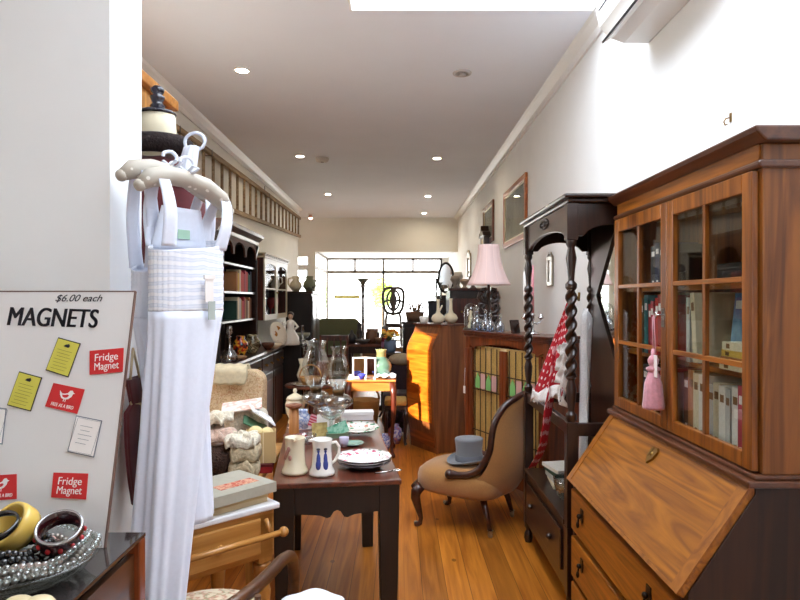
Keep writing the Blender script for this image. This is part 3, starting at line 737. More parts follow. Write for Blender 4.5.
# on the stand's lower shelf
for k, (w, h, c, l) in enumerate(((.24, .022, 'cream', 'bottom'), (.22, .03, 'pale grey', 'second'), (.2, .018, 'dark green', 'third'), (.21, .02, 'white', 'top'))):
    m = MB(); m.box(-.07, .07, -w / 2, w / 2, 0, h)
    single('paper_bundle', m, cloth(c), '%s bundle of papers on the hall stand base, %s of the stack' % (c, l), 'papers', (HX0 + .12, HY0 + .60 + .01 * k, .4655 + sum((.022, .03, .018, .02)[:k]) + .0004 * k), .1 * (k - 1), 'papers on the hall stand')
m = MB(); m.lathe([(.02, 0), (.055, .005), (.07, .03), (.085, .08), (.09, .115), (.084, .115), (.078, .08), (.062, .03), (.02, .012), (0, .012)], n=28, wob=.05, k=14)
single('glass_bowl', m, CRYS, 'cut glass bowl on the base of the barley twist stand', 'bowl', (HX0 + .085, HY0 + .30, .4655))

# ------------------------------------------------------------------ button nursing chair and hat
CH = thing('nursing_chair', 'low tan upholstered chair with carved dark rail and castors', 'chair', (.495, 4.196, 0), math.radians(151.4))
TAN = flat('tan_velvet', (168, 118, 62), .85, sheen=.4, noise=.07, sc=120)
SHOW = wood('chair_show_wood', (40, 18, 12), (74, 36, 24), 'x', coat=.5)
def seat_out(a, k=1.0):
    c, s_ = math.cos(a), math.sin(a); e = .62
    x = abs(c) ** e * (1 if c > 0 else -1); y = abs(s_) ** e * (1 if s_ > 0 else -1)
    return (.035 + x * .31 * k, y * (.29 - .03 * x) * k)
m = MB(); rows = [(.80, .235), (.93, .24), (1.0, .265), (1.0, .33), (.97, .365), (.86, .392), (.6, .405), (.3, .41), (.02, .412)]
def seat_fn(u, v):
    j = min(int(v * (len(rows) - 1) + 1e-6), len(rows) - 1); k, z = rows[j]; x, y = seat_out(2 * PI * u, k); return (x, y, z - .03 * max(0, x - .2) * 2)
m.grid(seat_fn, 40, len(rows) - 1, wrap=True); m.build('seat', TAN, CH)
rp = [(-.385, 0, .90), (-.36, .10, .885), (-.30, .18, .835), (-.255, .235, .74), (-.236, .25, .64), (-.222, .252, .55), (-.165, .268, .445), (-.08, .28, .395), (.034, .287, .388)]
def rail_pt(s):                                    # 0 at crest, 1 at the scroll
    q = s * (len(rp) - 1); i = min(int(q), len(rp) - 2); f = q - i
    def cat(k): return Vector(rp[max(0, min(len(rp) - 1, k))])
    p0, p1, p2, p3 = cat(i - 1), cat(i), cat(i + 1), cat(i + 2)
    if i == 0: p0 = Vector((rp[1][0], -rp[1][1], rp[1][2]))
    return .5 * ((2 * p1) + (p2 - p0) * f + (2 * p0 - 5 * p1 + 4 * p2 - p3) * f * f + (3 * p1 - p0 - 3 * p2 + p3) * f ** 3)
path = [rail_pt(1 - k / 30) for k in range(31)]; path = path + [Vector((p.x, -p.y, p.z)) for p in reversed(path[:-1])]
rad = [.021] * len(path); rad[0] = rad[-1] = .028; rad[1] = rad[-2] = .027
m = MB(); m.tube(path, rad, 10); m.ball(path[0], .031, 12, 8).ball(path[-1], .031, 12, 8); m.build('carved_rail', SHOW, CH)
def back_fn(sign):
    def fn(u, v):                                  # v from crest down, u from near side to far side
        p = rail_pt(.02 + v * .9); y = p.y * (1 - 2 * u)
        w = 1 - (1 - 2 * u) ** 2
        if sign > 0: return (p.x + .03 * w - .02, y, p.z)
        deep = .10 * math.sin(PI * min(1, v * .75 + .1)) * w
        z = p.z - (.18 * v ** 2) * (.35 + .65 * w ** .5)
        return (p.x - deep - .14 * v ** 2 * w ** .5 - .012, y * (1 - .02 * w), max(.24, z))
    return fn
m = MB(); m.grid(back_fn(-1), 24, 24).grid(back_fn(1), 24, 24); m.build('backrest', TAN, CH)
cast = flat('castor_metal', (170, 160, 140), .3, .8)
for y in (.215, -.215):
    m = MB(); m.tube([(-.15, y * .85, .25), (-.19, y * .97, .13), (-.215, y, .035)], [.024, .02, .014], 8); lg = m.build('rear_leg', SHOW, CH)
    MB().lathe([(.016, .03), (.014, .045), (.02, .05)], (-.215, y, 0), 10).ball((-.215, y, .017), (.017, .008, .017), 12, 8).build('castor', cast, lg)
for y in (.235, -.235):
    P, r_ = cabriole(.262, y, .27, .035, .012 if y > 0 else -.012, .034, .015)
    m = MB(); m.tube(P, r_, 10).ball((.295, y, .2), (.022, .026, .03), 10, 8); lg = m.build('front_leg', SHOW, CH)
    MB().ball((.30, y, .016), (.016, .009, .016), 10, 8).build('castor', cast, lg)
m = MB(); m.tube([(.31, -.25, .262), (.345, -.12, .255), (.352, 0, .25), (.345, .12, .255), (.31, .25, .262)], .017, 8); m.build('front_rail', SHOW, CH)
hat = thing('top_hat', 'grey felt top hat resting on the tan chair seat', 'hat', at(469, 465, 4.15)[:2] + (.414,), .4); hat.scale = (1.07, 1.07, 1.07)
FELT = flat('grey_felt', (118, 122, 128), .8, sheen=.3)
m = MB()
def brim(u, v):
    a = 2 * PI * u; r = .082 + .052 * v; c = math.cos(a)
    return (r * 1.06 * c, r * .92 * math.sin(a), .012 - .008 * v + .03 * v * v * abs(math.sin(a)) ** 2 + (.006 if v > .9 else 0))
m.grid(brim, 40, 8, wrap=True); m.build('brim', FELT, hat, solid=.004)
MB().lathe([(.083, .008), (.08, .03), (.079, .08), (.084, .135), (.086, .148), (.082, .153), (.05, .154), (0, .153)], n=36, sx=1.06, sy=.94).build('crown', FELT, hat)
MB().lathe([(.0835, .014), (.0825, .048), (.08, .05)], n=36, sx=1.065, sy=.945).build('hat_band', flat('hat_ribbon', (96, 100, 108), .5), hat)

# ------------------------------------------------------------------ bombe walnut cabinet
BO = thing('walnut_cabinet', 'waisted walnut cabinet with bulging orange veneered front', 'cabinet', (.335, 6.0, 0), math.atan2(.515, .857))
prof = [(.05, 0), (.05, .05), (.012, .3), (-.002, .55), (0, 1.0), (.02, 1.06), (.085, 1.17), (.105, 1.225), (.105, 1.245), (.44, 1.245), (.44, 0)]
m = MB(); m.prism(prof, 'y', 0, .48); m.build('carcass', wood('walnut_side', (98, 50, 24), (150, 90, 48), 'z', .4, dist=2), BO, bevel=.004)
m = MB()
fp = [(.012, .3), (-.002, .55), (0, 1.0), (.02, 1.06), (.085, 1.17)]
for (a, b) in zip(fp[:-1], fp[1:]):
    m.add([(a[0] - .008, .03, a[1]), (a[0] - .008, .45, a[1]), (b[0] - .008, .45, b[1]), (b[0] - .008, .03, b[1]), (a[0], .03, a[1]), (a[0], .45, a[1]), (b[0], .45, b[1]), (b[0], .03, b[1])],
          [(0, 1, 2, 3), (0, 4, 5, 1), (3, 2, 6, 7), (0, 3, 7, 4), (1, 5, 6, 2)])
fd = m.build('front_door', WALNUTF, BO)
m = MB(); m.box(-.02, -.008, .42, .435, .7, .8); m.build('handle', BRASS, fd)
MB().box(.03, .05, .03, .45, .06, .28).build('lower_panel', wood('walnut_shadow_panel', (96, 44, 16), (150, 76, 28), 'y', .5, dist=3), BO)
MB().box(.085, .46, -.015, .495, 1.245, 1.262).build('top', MAHOGY, BO, bevel=.004)

# ------------------------------------------------------------------ leadlight china cabinet
CC = thing('china_cabinet', 'low brown display cabinet with leadlight glass doors', 'cabinet', (.565, 5.18, 0), math.radians(-65.1))
CL, CD = 1.08, .265
m = MB(); m.box(0, CL, CD - .012, CD, .12, 1.2).box(0, .02, .02, CD - .012, .12, 1.2).box(CL - .02, CL, .02, CD - .012, .12, 1.2).box(.02, CL - .02, .015, CD - .012, .12, .15).box(.02, CL - .02, .02, CD - .012, 1.17, 1.2)
m.build('carcass', CHERRY, CC, bevel=.003)
m = MB(); m.grid(lambda u, v: (.07 + (CL - .14) * u, .030 + .007 * math.sin(u * 110), .21 + .92 * v), 160, 2); m.build('curtain', flat('cream_curtain', (236, 214, 168), .8), CC)
m = MB(); m.prism([(-.02, -.025), (CL + .02, -.025), (CL + .02, CD), (-.02, CD)], 'z', 1.228, 1.25); m.box(-.008, CL + .008, -.012, CD, 1.2, 1.228)
m.build('top', MAHOGY, CC, bevel=.005)
for x in (.03, CL - .03):
    m = MB(); m.box(x - .03, x + .03, 0, .03, .1, 1.2); m.lathe([(.014, 0), (.026, .03), (.02, .06), (.016, .2), (.024, .42), (.014, .62), (.022, .8), (.02, .86)], (x, -.004, .24), 12)
    m.build('corner_pillar', CHERRY, CC, bevel=.003)
for x in (.03, CL - .03):
    for y in (.03, CD - .03):
        P, r_ = cabriole(x, y, .13, .02 if x > .5 else -.02, -.012 if y < .1 else .0, .026, .014); MB().tube(P, r_, 8).build('leg', CHERRY, CC)
MB().box(.06, CL - .06, .002, .022, .12, .2).build('bottom_rail', CHERRY, CC)
m = MB(); m.prism([(.06, 1.2), (.06, 1.13), (.14, 1.10)] + [(.14 + (CL - .28) * k / 10, 1.12 + .035 * math.sin(PI * k / 10)) for k in range(11)] + [(CL - .14, 1.10), (CL - .06, 1.13), (CL - .06, 1.2)], 'y', .002, .02); m.build('top_rail', CHERRY, CC)
LEAD = flat('lead_came', (58, 40, 24), .5)
GRN = flat('green_leadlight', (132, 192, 116), .25); PNK = flat('pink_leadlight', (206, 164, 158), .25); AMB = glass('clear_leadlight', (250, 244, 228), .3, floor_=.04)
for a, b in ((.065, CL / 2 - .004), (CL / 2 + .004, CL - .065)):
    d = MB(); d.box(a, a + .04, -.004, .016, .2, 1.11).box(b - .04, b, -.004, .016, .2, 1.11).box(a + .04, b - .04, -.004, .016, .2, .25)
    d = d.build('door', CHERRY, CC, bevel=.003); w = b - a - .08
    MB().box(a + .038, b - .038, .005, .008, .24, 1.13).build('pane', AMB, d)
    m = MB()
    for k in range(5):
        x = a + .04 + w * (k + .5) / 5; m.box(x - .005, x + .005, .001, .005, .25, 1.12)
    for z in (.45, .78, .92): m.box(a + .04, b - .04, .001, .005, z - .004, z + .004)
    m.build('lead_lattice', LEAD, d)
    for k in range(4):
        x0 = a + .04 + w * (k + .5) / 5 + .006; x1 = x0 + w / 5 - .012; g = k % 2
        m = MB(); xm = (x0 + x1) / 2
        m.prism([(x0, .79), (x1, .79), (x1, .86), (xm, .915), (x0, .86)] if not g else [(x0, .79), (x1, .79), (x1, .91), (x0, .91)], 'y', .002, .0045)
        m.build('coloured_pane', PNK if g else GRN, d)
    m = MB(); m.ball((b - .02 if a < .3 else a + .02, -.012, .66), .012, 10, 8); m.build('knob', BRASS, d)
m = MB(); m.box(.028, .058, -.040, -.037, .73, .79); g = m.build('price_tag', WHITEP, CC)
m = MB(); m.tube([(.043, -.032, .94), (.043, -.038, .85), (.043, -.038, .785)], .0015, 5); m.build('tag_string', WHITEP, CC)

def on_cc(t, off, z=1.2505):                        # a place on the china cabinet's top
    return (.565 + t * CL * .421 + off * .907, 5.18 - t * CL * .907 + off * .421, z)
def on_bo(a, b, z=1.2625):
    return (.335 + .857 * a - .515 * b, 6.0 + .515 * a + .857 * b, z)
# pink lamp
lp = thing('table_lamp', 'table lamp with flared pink shade on the china cabinet', 'lamp', on_cc(.075, .175))
m = MB(); m.lathe([(.075, 0), (.075, .012), (.05, .02), (.02, .035), (.016, .05), (.016, .3), (.022, .31), (.012, .33), (.012, .40), (0, .40)], n=20)
for s in (-1, 1):
    for zz in (.09, .19, .28):
        m.tube([(s * .016, 0, zz - .05), (s * .055, 0, zz - .045), (s * .082, 0, zz - .01), (s * .07, 0, zz + .03), (s * .045, 0, zz + .025), (s * .04, 0, zz), (s * .055, 0, zz - .008)], .019, 8)
        m.tube([(s * .016, 0, zz + .06), (s * .05, 0, zz + .055), (s * .06, 0, zz + .035)], .017, 8)
m.build('carved_base', DARK, lp)
SH = flat('pink_shade_fabric', (230, 202, 198), .8)
def shade(u, v):
    a = 2 * PI * u; r = .084 + .094 * (1 - v) ** 2.0 + .004 * abs(math.sin(5 * a)); return (r * math.cos(a), r * math.sin(a), .375 + .335 * v)
m = MB(); m.grid(shade, 60, 14, wrap=True); s_ = m.build('lamp_shade', SH, lp, solid=.002)
m = MB()
for k in range(10):
    a = 2 * PI * k / 10; m.tube([(x[0] * 1.004, x[1] * 1.004, x[2]) for x in (shade(k / 10, v / 8) for v in range(9))], .0022, 5)
m.build('shade_seam', flat('pale_pink_tape', (245, 216, 208), .8), s_)
m = MB(); m.tube([(.08 * math.cos(a), .08 * math.sin(a), .70) for a in [2 * PI * k / 20 for k in range(20)]], .003, 5, closed=True)
m.tube([(-.08, 0, .7), (0, 0, .7), (.08, 0, .7)], .002, 5).tube([(0, 0, .4), (0, 0, .7)], .003, 5); m.build('shade_carrier', BRASS, s_)

DEC = [(.0, 0), (.04, 0), (.046, .01), (.046, .06), (.036, .09), (.014, .11), (.012, .14), (.018, .15), (0, .15)]
for k, (tt, off, s, lab) in enumerate(((.11, .035, 1.05, 'tallest cut glass decanter, leftmost on the china cabinet'), (.21, .05, .9, 'cut glass decanter second from left on the china cabinet'), (.30, .03, .78, 'short blue tinted glass bottle in front of pink lamp base'), (.40, .05, .74, 'glass cruet bottle right of the pink lamp on cabinet'))):
    t = thing('decanter', lab, 'decanter', on_cc(tt, off), 0, 'glass decanters on the china cabinet')
    MB().lathe([(r * s, z * s) for r, z in DEC], n=16, wob=.06, k=8).build('bottle', glass('blue_white_glass', (206, 220, 240), 1.0, floor_=.22, rough=.1), t)
    MB().ball((0, 0, .172 * s), (.018 * s, .018 * s, .024 * s), 8, 6).build('stopper', CRYS, t)
t = thing('glass_cloche', 'small glass dome with cream figure at left end of china cabinet', 'dome', on_cc(.0, .05) )
MB().lathe([(.062, 0), (.062, .014), (.0, .014)], n=24).build('base', DARK, t)
MB().lathe([(.055, .014), (.055, .16), (.05, .19), (.034, .215), (.0, .225)], n=24).build('dome', CRYS, t)
m = MB(); m.lathe([(.02, .014), (.028, .03), (.014, .07), (.022, .1), (.012, .13), (.018, .15), (0, .165)], n=12); m.build('figure', CREAMC, t)
for k, (a, b, s) in enumerate(((.155, .13, 1.0), (.31, .13, 1.04))):
    m = MB(); m.lathe([(r * s, z * s) for r, z in [(0, 0), (.03, 0), (.062, .03), (.07, .055), (.055, .085), (.026, .105), (.017, .13), (.014, .22), (.02, .245), (.016, .245), (.0, .2)]], n=22)
    single('bottle_vase', m, CREAMC, ['cream long necked vase, left one of pair on walnut cabinet', 'cream long necked vase, right one of pair on walnut cabinet'][k], 'vase', on_bo(a, b), group='long necked vases')
m = MB(); m.lathe([(.0, 0), (.035, 0), (.045, .03), (.045, .07), (.04, .07), (.035, .03), (0, .012)], n=18)
t = single('china_cup', m, CHINA, 'small white china cup at front of the walnut cabinet top', 'cup', on_bo(.14, .36))
m = MB(); m.M = Matrix.Rotation(.45, 4, 'Y'); m.box(-.006, .006, -.03, .03, 0, .2)
single('ivory_fan', m, flat('ivory', (220, 208, 186), .5), 'folded ivory fan leaning upright on the walnut cabinet', 'fan', on_bo(.19, .26, 1.266))
t = thing('candelabra', 'silver candelabra at right end of the china cabinet', 'candelabra', on_cc(.73, .09))
m = MB(); m.lathe([(0, 0), (.05, 0), (.05, .01), (.03, .02), (.01, .035), (.008, .1), (.014, .11), (.006, .12), (0, .12)], n=18); m.build('stem', SILVER, t)
for s in (-1, 1):
    m = MB(); m.tube([(0, 0, .09), (s * .03, 0, .075), (s * .055, 0, .09), (s * .06, 0, .11)], .005, 8).lathe([(0, 0), (.012, 0), (.024, .012), (.02, .016), (.012, .03), (.012, .04), (0, .04)], (s * .06, 0, .11), 14); m.build('arm', SILVER, t)
MB().lathe([(0, 0), (.012, 0), (.014, .02), (.02, .024), (.011, .04), (0, .04)], (0, 0, .115), 14).build('candle_cup', SILVER, t)
x, y, z = on_cc(.73, .09)
for dx, dz, c, lab, hh in ((-.06, .1515, 'white_wax', 'tall white candle in the left arm of the silver candelabra', .30), (.0, .1565, 'pink_wax', 'tall pink candle in the middle of the silver candelabra', .34)):
    single('candle', MB().lathe([(0, 0), (.011, 0), (.009, hh), (.002, hh + .004), (0, hh + .012)], n=12), flat(c, (236, 232, 226) if 'white' in c else (226, 150, 160), .5), lab, 'candle', (x + dx, y, z + dz), group='candles in the candelabra')
t = thing('photo_frame', 'small dark easel frame between decanters and candelabra', 'frame', on_cc(.55, .08), .5)
m = MB(); m.M = Matrix.Rotation(-.2, 4, 'X'); m.box(-.04, .04, -.005, .005, .0, .10); m.build('frame', DARK, t)
m = MB(); m.M = Matrix.Rotation(.35, 4, 'X'); m.box(-.01, .01, -.003, .003, .003, .08); m.build('strut', DARK, t)
# ------------------------------------------------------------------ dark table with the china
TR = math.radians(7.2); TC = Vector((-.25, 2.555, 0))
TB = thing('side_table', 'dark narrow table with wavy apron crowded with china', 'table', TC, TR)
TW, TL = .535, 1.28
MB().box(-TW / 2, TW / 2, 0, TL, .728, .75).build('tabletop', MAHOGY, TB, bevel=.005)
def wavy(w):
    p = [(-w, .728), (-w, .60)]
    for k in range(25):
        u = -1 + k / 12; a = abs(u)
        z = .602 + .014 * a + (.026 * math.cos(a / .15 * PI / 2) ** .7 if a < .15 else 0) - .010 * math.exp(-((a - .25) / .1) ** 2)
        p.append((u * (w - .012), z))
    return p + [(w, .60), (w, .728)]
w2 = TW / 2 - .085
MB().prism(wavy(w2), 'y', .02, .045).build('apron', BLACKW, TB)
MB().prism(wavy(w2), 'y', TL - .045, TL - .02).build('apron', BLACKW, TB)
for s in (-1, 1): MB().box(s * (TW / 2 - .045) - .011, s * (TW / 2 - .045) + .011, .10, TL - .10, .61, .728).build('side_rail', BLACKW, TB)
for s in (-1, 1):
    for y in (.058, TL - .058):
        MB().taper((s * (TW / 2 - .05), y), (.032, .032), (.044, .044), 0, .728, ).build('leg', BLACKW, TB, bevel=.004)
def tb(px, py, z=.75):                             # the spot on the tabletop seen at a pixel
    Y = (EYE - z) * F / (py - VY); return ((px - VX) * Y / F, Y, z + .0005)

JUG = [(0, 0), (.052, 0), (.058, .006), (.056, .016), (.046, .035), (.042, .08), (.041, .12), (.044, .15), (.045, .156), (.041, .156), (.038, .12), (.038, .04), (0, .012)]
def jug(lab, loc, s, mat, rz, hz):
    t = thing('jug', lab, 'jug', loc, rz)
    MB().lathe([(r * s, z * s) for r, z in JUG], n=28).build('body', mat, t)
    m = MB(); m.tube([(.040 * s, 0, .135 * s), (.062 * s, 0, .138 * s), (.078 * s, 0, .115 * s), (.076 * s, 0, .085 * s), (.058 * s, 0, .055 * s), (.043 * s, 0, .045 * s)], .007 * s, 8); m.build('handle', mat, t)
    m = MB(); m.prism([(-.044 * s, .013 * s), (-.06 * s, 0), (-.044 * s, -.013 * s)], 'z', .148 * s, .157 * s); m.build('spout', mat, t)
    return t
j1 = jug('cream jug with faint painted scene, left of the blue figure jug', tb(295, 473), 1.0, CREAMC, math.radians(95), 0)
m = MB()
for q in range(5): m.ball((.0455 * math.cos(2.1 + q * .16), .0455 * math.sin(2.1 + q * .16), .075 + .012 * ((q * 5) % 4)), (.004, .008, .012), 8, 6)
m.build('painted_scene', flat('faded_rust_glaze', (176, 130, 116), .3), j1)
j2 = jug('white jug painted with two blue figures on dark table', tb(322, 474.5), .98, CHINA, math.radians(20), 0)
m = MB(); m2 = MB()
for da in (-.38, .38):
    a = math.radians(-90 - 20) + da + .12; c, s_ = math.cos(a), math.sin(a); r = .0375
    m.ball((r * c, r * s_, .068), (.010, .011, .036), 10, 8).ball((r * 1.04 * c, r * 1.04 * s_, .05), (.0125, .013, .026), 10, 8).ball((r * 1.06 * c, r * 1.06 * s_, .108), (.006, .006, .008), 8, 6)
    m2.ball((r * 1.08 * c, r * 1.08 * s_, .117), (.0085, .0085, .005), 8, 6)
m.build('blue_figures', flat('cobalt_glaze', (62, 76, 150), .25), j2); m2.build('figure_hats', flat('dark_glaze', (40, 40, 52), .3), j2)

PLT = [(0, .002), (.07, .002), (.078, .004), (.085, .012), (.12, .022), (.125, .024), (.121, .027), (.084, .017), (.076, .010), (0, .009)]
def plate(lab, loc, s, mat, group=None, k=12):
    return single('plate', MB().lathe([(r * s, z * s) for r, z in PLT], n=48, wob=.012, k=k), mat, lab, 'plate', loc, 0, group)
x, y, z = tb(364, 466)
PF = rim_flowers('pink_flower_china', (240, 238, 234), (206, 96, 124), .08, .122, 34, (150, 160, 150))
plate('lower dark edged plate under the pink flowered plate', (x, y, z), .96, flat('mauve_grey_china', (120, 112, 118), .25, coat=.3), 'plates stacked at the table front')
plate('middle grey plate in the stack under the pink flowered plate', (x, y, z + .011), .98, flat('grey_china', (176, 170, 170), .25, coat=.3), 'plates stacked at the table front')
plate('white plate with pink flowered rim at the table front', (x, y, z + .022), 1.0, PF, 'plates stacked at the table front')
m = MB(); m.tube([(0, 0, .004), (.05, .01, .004), (.08, .02, .006)], [.003, .003, .003], 6).ball((.1, .025, .006), (.024, .014, .003), 10, 6)
single('spoon', m, SILVER, 'silver spoon beside the stack of plates', 'spoon', (x + .055, y - .13, .751), .15)
GF2 = rim_flowers('green_flower_china', (236, 234, 224), (96, 150, 110), .03, .122, 26, (214, 150, 130))
x, y, z = tb(358, 433)
t = plate('white plate with green and pink sprays behind the jugs', (x, y, z + .012), .95, GF2); t.rotation_euler = (.06, 0, 0)
x, y, z = tb(352, 445); plate('small plain green saucer behind the blue figure jug', (x, y, z), .5, flat('celadon_china', (126, 156, 142), .2, coat=.4))
# wooden bobbin
x, y, z = tb(294, 437)
t = thing('bobbin', 'tall wooden bobbin standing upright on the dark table', 'bobbin', (x, y, z))
BOB = wood('bobbin_wood', (158, 98, 46), (196, 136, 74), 'z', 1, coat=0, rough=.55); BOBD = wood('bobbin_flange_wood', (110, 62, 40), (146, 88, 58), 'x', coat=0, rough=.5)
MB().lathe([(0, 0), (.058, 0), (.058, .012), (.032, .018), (0, .018)], n=24).build('foot_flange', BOBD, t)
MB().lathe([(.028, .016), (.026, .16), (0, .16)], n=20).build('shaft', BOB, t)
MB().lathe([(0, .158), (.03, .158), (.046, .168), (.046, .178), (.014, .18), (.012, .172), (0, .172)], n=24).build('head_flange', BOBD, t)
# oil lamps
def oil_lamp(lab, px, Y, s, cw):
    X = (px - VX) * Y / F
    t = thing('oil_lamp', lab, 'oil lamp', (X, Y, .7505), 0, 'glass oil lamps')
    MB().lathe([(0, 0), (.06, 0), (.062, .008), (.04, .02), (.018, .04), (.013, .07), (.018, .085), (.012, .10), (.02, .115)], n=24, wob=.02, k=12).build('foot', CRYS, t)
    MB().lathe([(.012, .112), (.05, .125), (.082, .15), (.086, .175), (.06, .195), (.028, .205), (0, .205)], n=28, wob=.02, k=14).build('font', glass('smoky_glass', (214, 204, 190), 1, floor_=.16, rough=.08), t)
    MB().lathe([(.02, .203), (.034, .208), (.036, .225), (.028, .232), (.0, .235)], n=18).build('burner', flat('dark_brass', (96, 74, 50), .35, .9), t)
    h = s
    MB().lathe([(.032 * cw, .225), (.05 * cw, .25), (.072 * cw, .23 + .38 * h), (.066 * cw, .23 + .58 * h), (.046 * cw, .23 + .78 * h), (.042 * cw, .23 + .86 * h), (.056 * cw, .23 + h)], n=30, wob=.05 if cw > 1 else .03, k=6).build('chimney', CRYS, t)
oil_lamp('larger glass oil lamp with wide waisted chimney at table back', 316, 3.72, .275, 1.12)
oil_lamp('smaller glass oil lamp with slim chimney in front of the mirror box', 338.5, 3.60, .25, .86)
# clutter on the table
x, y, z = tb(358, 421)
t = thing('box', 'long white cardboard box at the back of the dark table', 'box', (x - .01, y + .06, z), .1)
MB().box(-.10, .10, -.045, .045, 0, .042).build('tray', WHITEP, t); MB().box(-.103, .103, -.048, .048, .030, .052).build('lid', flat('white_card', (236, 234, 230), .7), t, bevel=.002)
t = thing('tureen', 'cream lidded china jar behind the wooden bobbin', 'jar', (-.625, 3.765, .7505))
MB().lathe([(0, 0), (.04, 0), (.045, .01), (.035, .03), (.055, .07), (.06, .12), (.05, .145), (.0, .145)], n=24).build('body', CREAMC, t)
MB().lathe([(.05, .145), (.056, .148), (.045, .165), (.018, .18), (.008, .186), (.014, .2), (.008, .212), (0, .214)], n=24).build('lid', CREAMC, t)
BLUEW = pattern('blue_white_china', [(.4, (226, 230, 238)), (.5, (120, 146, 200)), (.62, (214, 222, 236))], 40, rough=.2)
for k, (px, Y, lab) in enumerate(((303, 3.62, 'blue and white china pot left of the larger oil lamp'), (326, 3.70, 'blue and white china pot between the two oil lamps'))):
    single('china_pot', MB().lathe([(0, 0), (.025, 0), (.038, .03), (.04, .07), (.026, .1), (.03, .11), (.024, .11), (.02, .1), (0, .03)], n=20), BLUEW, lab, 'pot', ((px - VX) * Y / F, Y, .7505), group='blue and white pots on the table')
# a little rack of greeting cards, each one its own
cols = [('white', WHITEP, 'white card standing at the back of the card stand behind jugs'), ('sand', pattern('sand_card_print', [(.4, (206, 186, 120)), (.6, (176, 150, 90))], 30), 'sandy printed card at front of the card stand behind jugs'),
        ('green', pattern('green_card_print', [(.4, (74, 150, 120)), (.55, (150, 196, 170)), (.7, (52, 110, 92))], 24), 'green printed card leaning right behind the blue figure jug'), ('red', pattern('red_card_stripe', [(.45, (204, 150, 156)), (.55, (170, 40, 62))], 20, 'wave'), 'pink and red striped card left of the white card')]
for k, (px, py, w, h, rx, ry) in enumerate(((325, 434, .10, .105, -.22, .03), (320, 437, .085, .075, -.3, -.05), (340, 438, .11, .062, -.35, -.35), (313, 431, .07, .07, -.2, .4))):
    x, y, z = tb(px, py); o = single('greeting_card', MB().box(-w / 2, w / 2, -.0015, .0015, 0, h), cols[k][1], cols[k][2], 'card', (x, y, z + (.018 if ry else 0) * abs(ry) / .35), group='greeting cards on the table'); o.rotation_euler = (rx, ry, .1 * k)
m = MB(); m.box(-.06, .06, -.03, .03, 0, .025); x, y, z = tb(332, 441)
single('glass_dish', MB().lathe([(0, 0), (.03, 0), (.05, .03), (.056, .05), (.052, .05), (.045, .03), (0, .01)], n=24), CRYS, 'small glass dish between the two jugs and card stand', 'dish', tb(306, 444))
t = single('pen_box', m, flat('dull_green_card', (104, 122, 96), .7), 'dull green flat box under the greeting cards', 'box', (x + .02, y + .09, z), .15)
for k, (px, py, r, h, c, lab) in enumerate(((307, 425, .022, .06, (126, 122, 116), 'grey pewter cup behind the cream jug'), (336, 429, .02, .05, (176, 150, 130), 'tan beaker right of the greeting cards'), (343, 428, .022, .055, (206, 204, 198), 'white egg cup near the green flowered plate'), (300, 428, .024, .05, (180, 160, 140), 'beige cup beside the wooden bobbin'))):
    single('small_cup', MB().lathe([(0, 0), (r * .6, 0), (r * .7, h * .3), (r, h * .7), (r, h), (r * .9, h), (r * .8, h * .5), (0, h * .2)], n=18), flat('cup_%d' % k, c, .3), lab, 'cup', tb(px, py), group='small cups on the table')

t = thing('compote', 'glass compote on tall stem between oil lamps and white box', 'dish', ((331 - VX) * 3.42 / F, 3.42, .7505))
MB().lathe([(0, 0), (.04, 0), (.036, .006), (.01, .02), (.009, .08), (.02, .092), (0, .095)], n=22).build('stem', CRYS, t)
MB().lathe([(.018, .09), (.05, .105), (.072, .135), (.076, .15), (.07, .148), (.046, .115), (0, .10)], n=28, wob=.03, k=10).build('bowl', CRYS, t)
single('paper_sheet', MB().box(-.07, .07, -.05, .05, 0, .0015), flat('pale_pink_paper', (226, 204, 196), .8), 'pale pink sheet of paper lying behind the wooden bobbin', 'paper', tb(301, 428), .4)
single('paper_sheet', MB().box(-.06, .06, -.045, .045, 0, .0015), flat('cream_paper_sheet', (232, 222, 196), .8), 'cream sheet of paper lying between white box and flowered plate', 'paper', tb(345, 425), -.3)
t = thing('trinket_box', 'small tan box with red lid behind the cream jug', 'box', tb(300, 441.5), .3)
MB().box(-.03, .03, -.022, .022, 0, .03).build('body', flat('tan_card', (190, 164, 116), .8), t); MB().box(-.032, .032, -.024, .024, .024, .036).build('lid', flat('red_card', (150, 24, 34), .5), t)
single('small_cup', MB().lathe([(0, 0), (.016, 0), (.022, .02), (.026, .05), (.023, .05), (.019, .02), (0, .008)], n=18), flat('lilac_cup', (186, 178, 200), .25), 'small lilac cup right behind the blue figure jug', 'cup', tb(344, 447), group='small cups on the table')

# ------------------------------------------------------------------ foreground display case and magnet board
CX0, CX1, CY0, CY1, CZ = -1.2, -.478, .50, 1.175, 1.06
ca = thing('display_case', 'wooden counter display case with dark glass top', 'display case', (0, 0, 0))
RD = wood('red_brown_case', (104, 46, 18), (150, 74, 34), 'z', coat=.4)
for x in (CX0 + .014, CX1 - .014):
    for y in (CY0 + .014, CY1 - .014): MB().box(x - .014, x + .014, y - .014, y + .014, 0, CZ - .007).build('post', RD, ca, bevel=.003)
m = MB(); m.box(CX1 - .022, CX1 - .010, CY0 + .028, CY1 - .028, .1, CZ - .03); m.build('side_panel', wood('case_panel', (54, 32, 18), (92, 56, 32), 'y'), ca)
m = MB(); m.box(CX0 + .028, CX1 - .028, CY1 - .02, CY1 - .008, .1, CZ - .03).box(CX0 + .028, CX1 - .028, CY0 + .008, CY0 + .02, .1, CZ - .03).box(CX0 + .01, CX0 + .022, CY0 + .028, CY1 - .028, .1, CZ - .03); m.build('back_panel', MAHOG, ca)
m = MB(); m.box(CX0 + .03, CX1 - .03, CY0 + .03, CY1 - .03, CZ - .06, CZ - .045); m.build('lining', flat('dark_lining', (40, 34, 30), .9), ca)
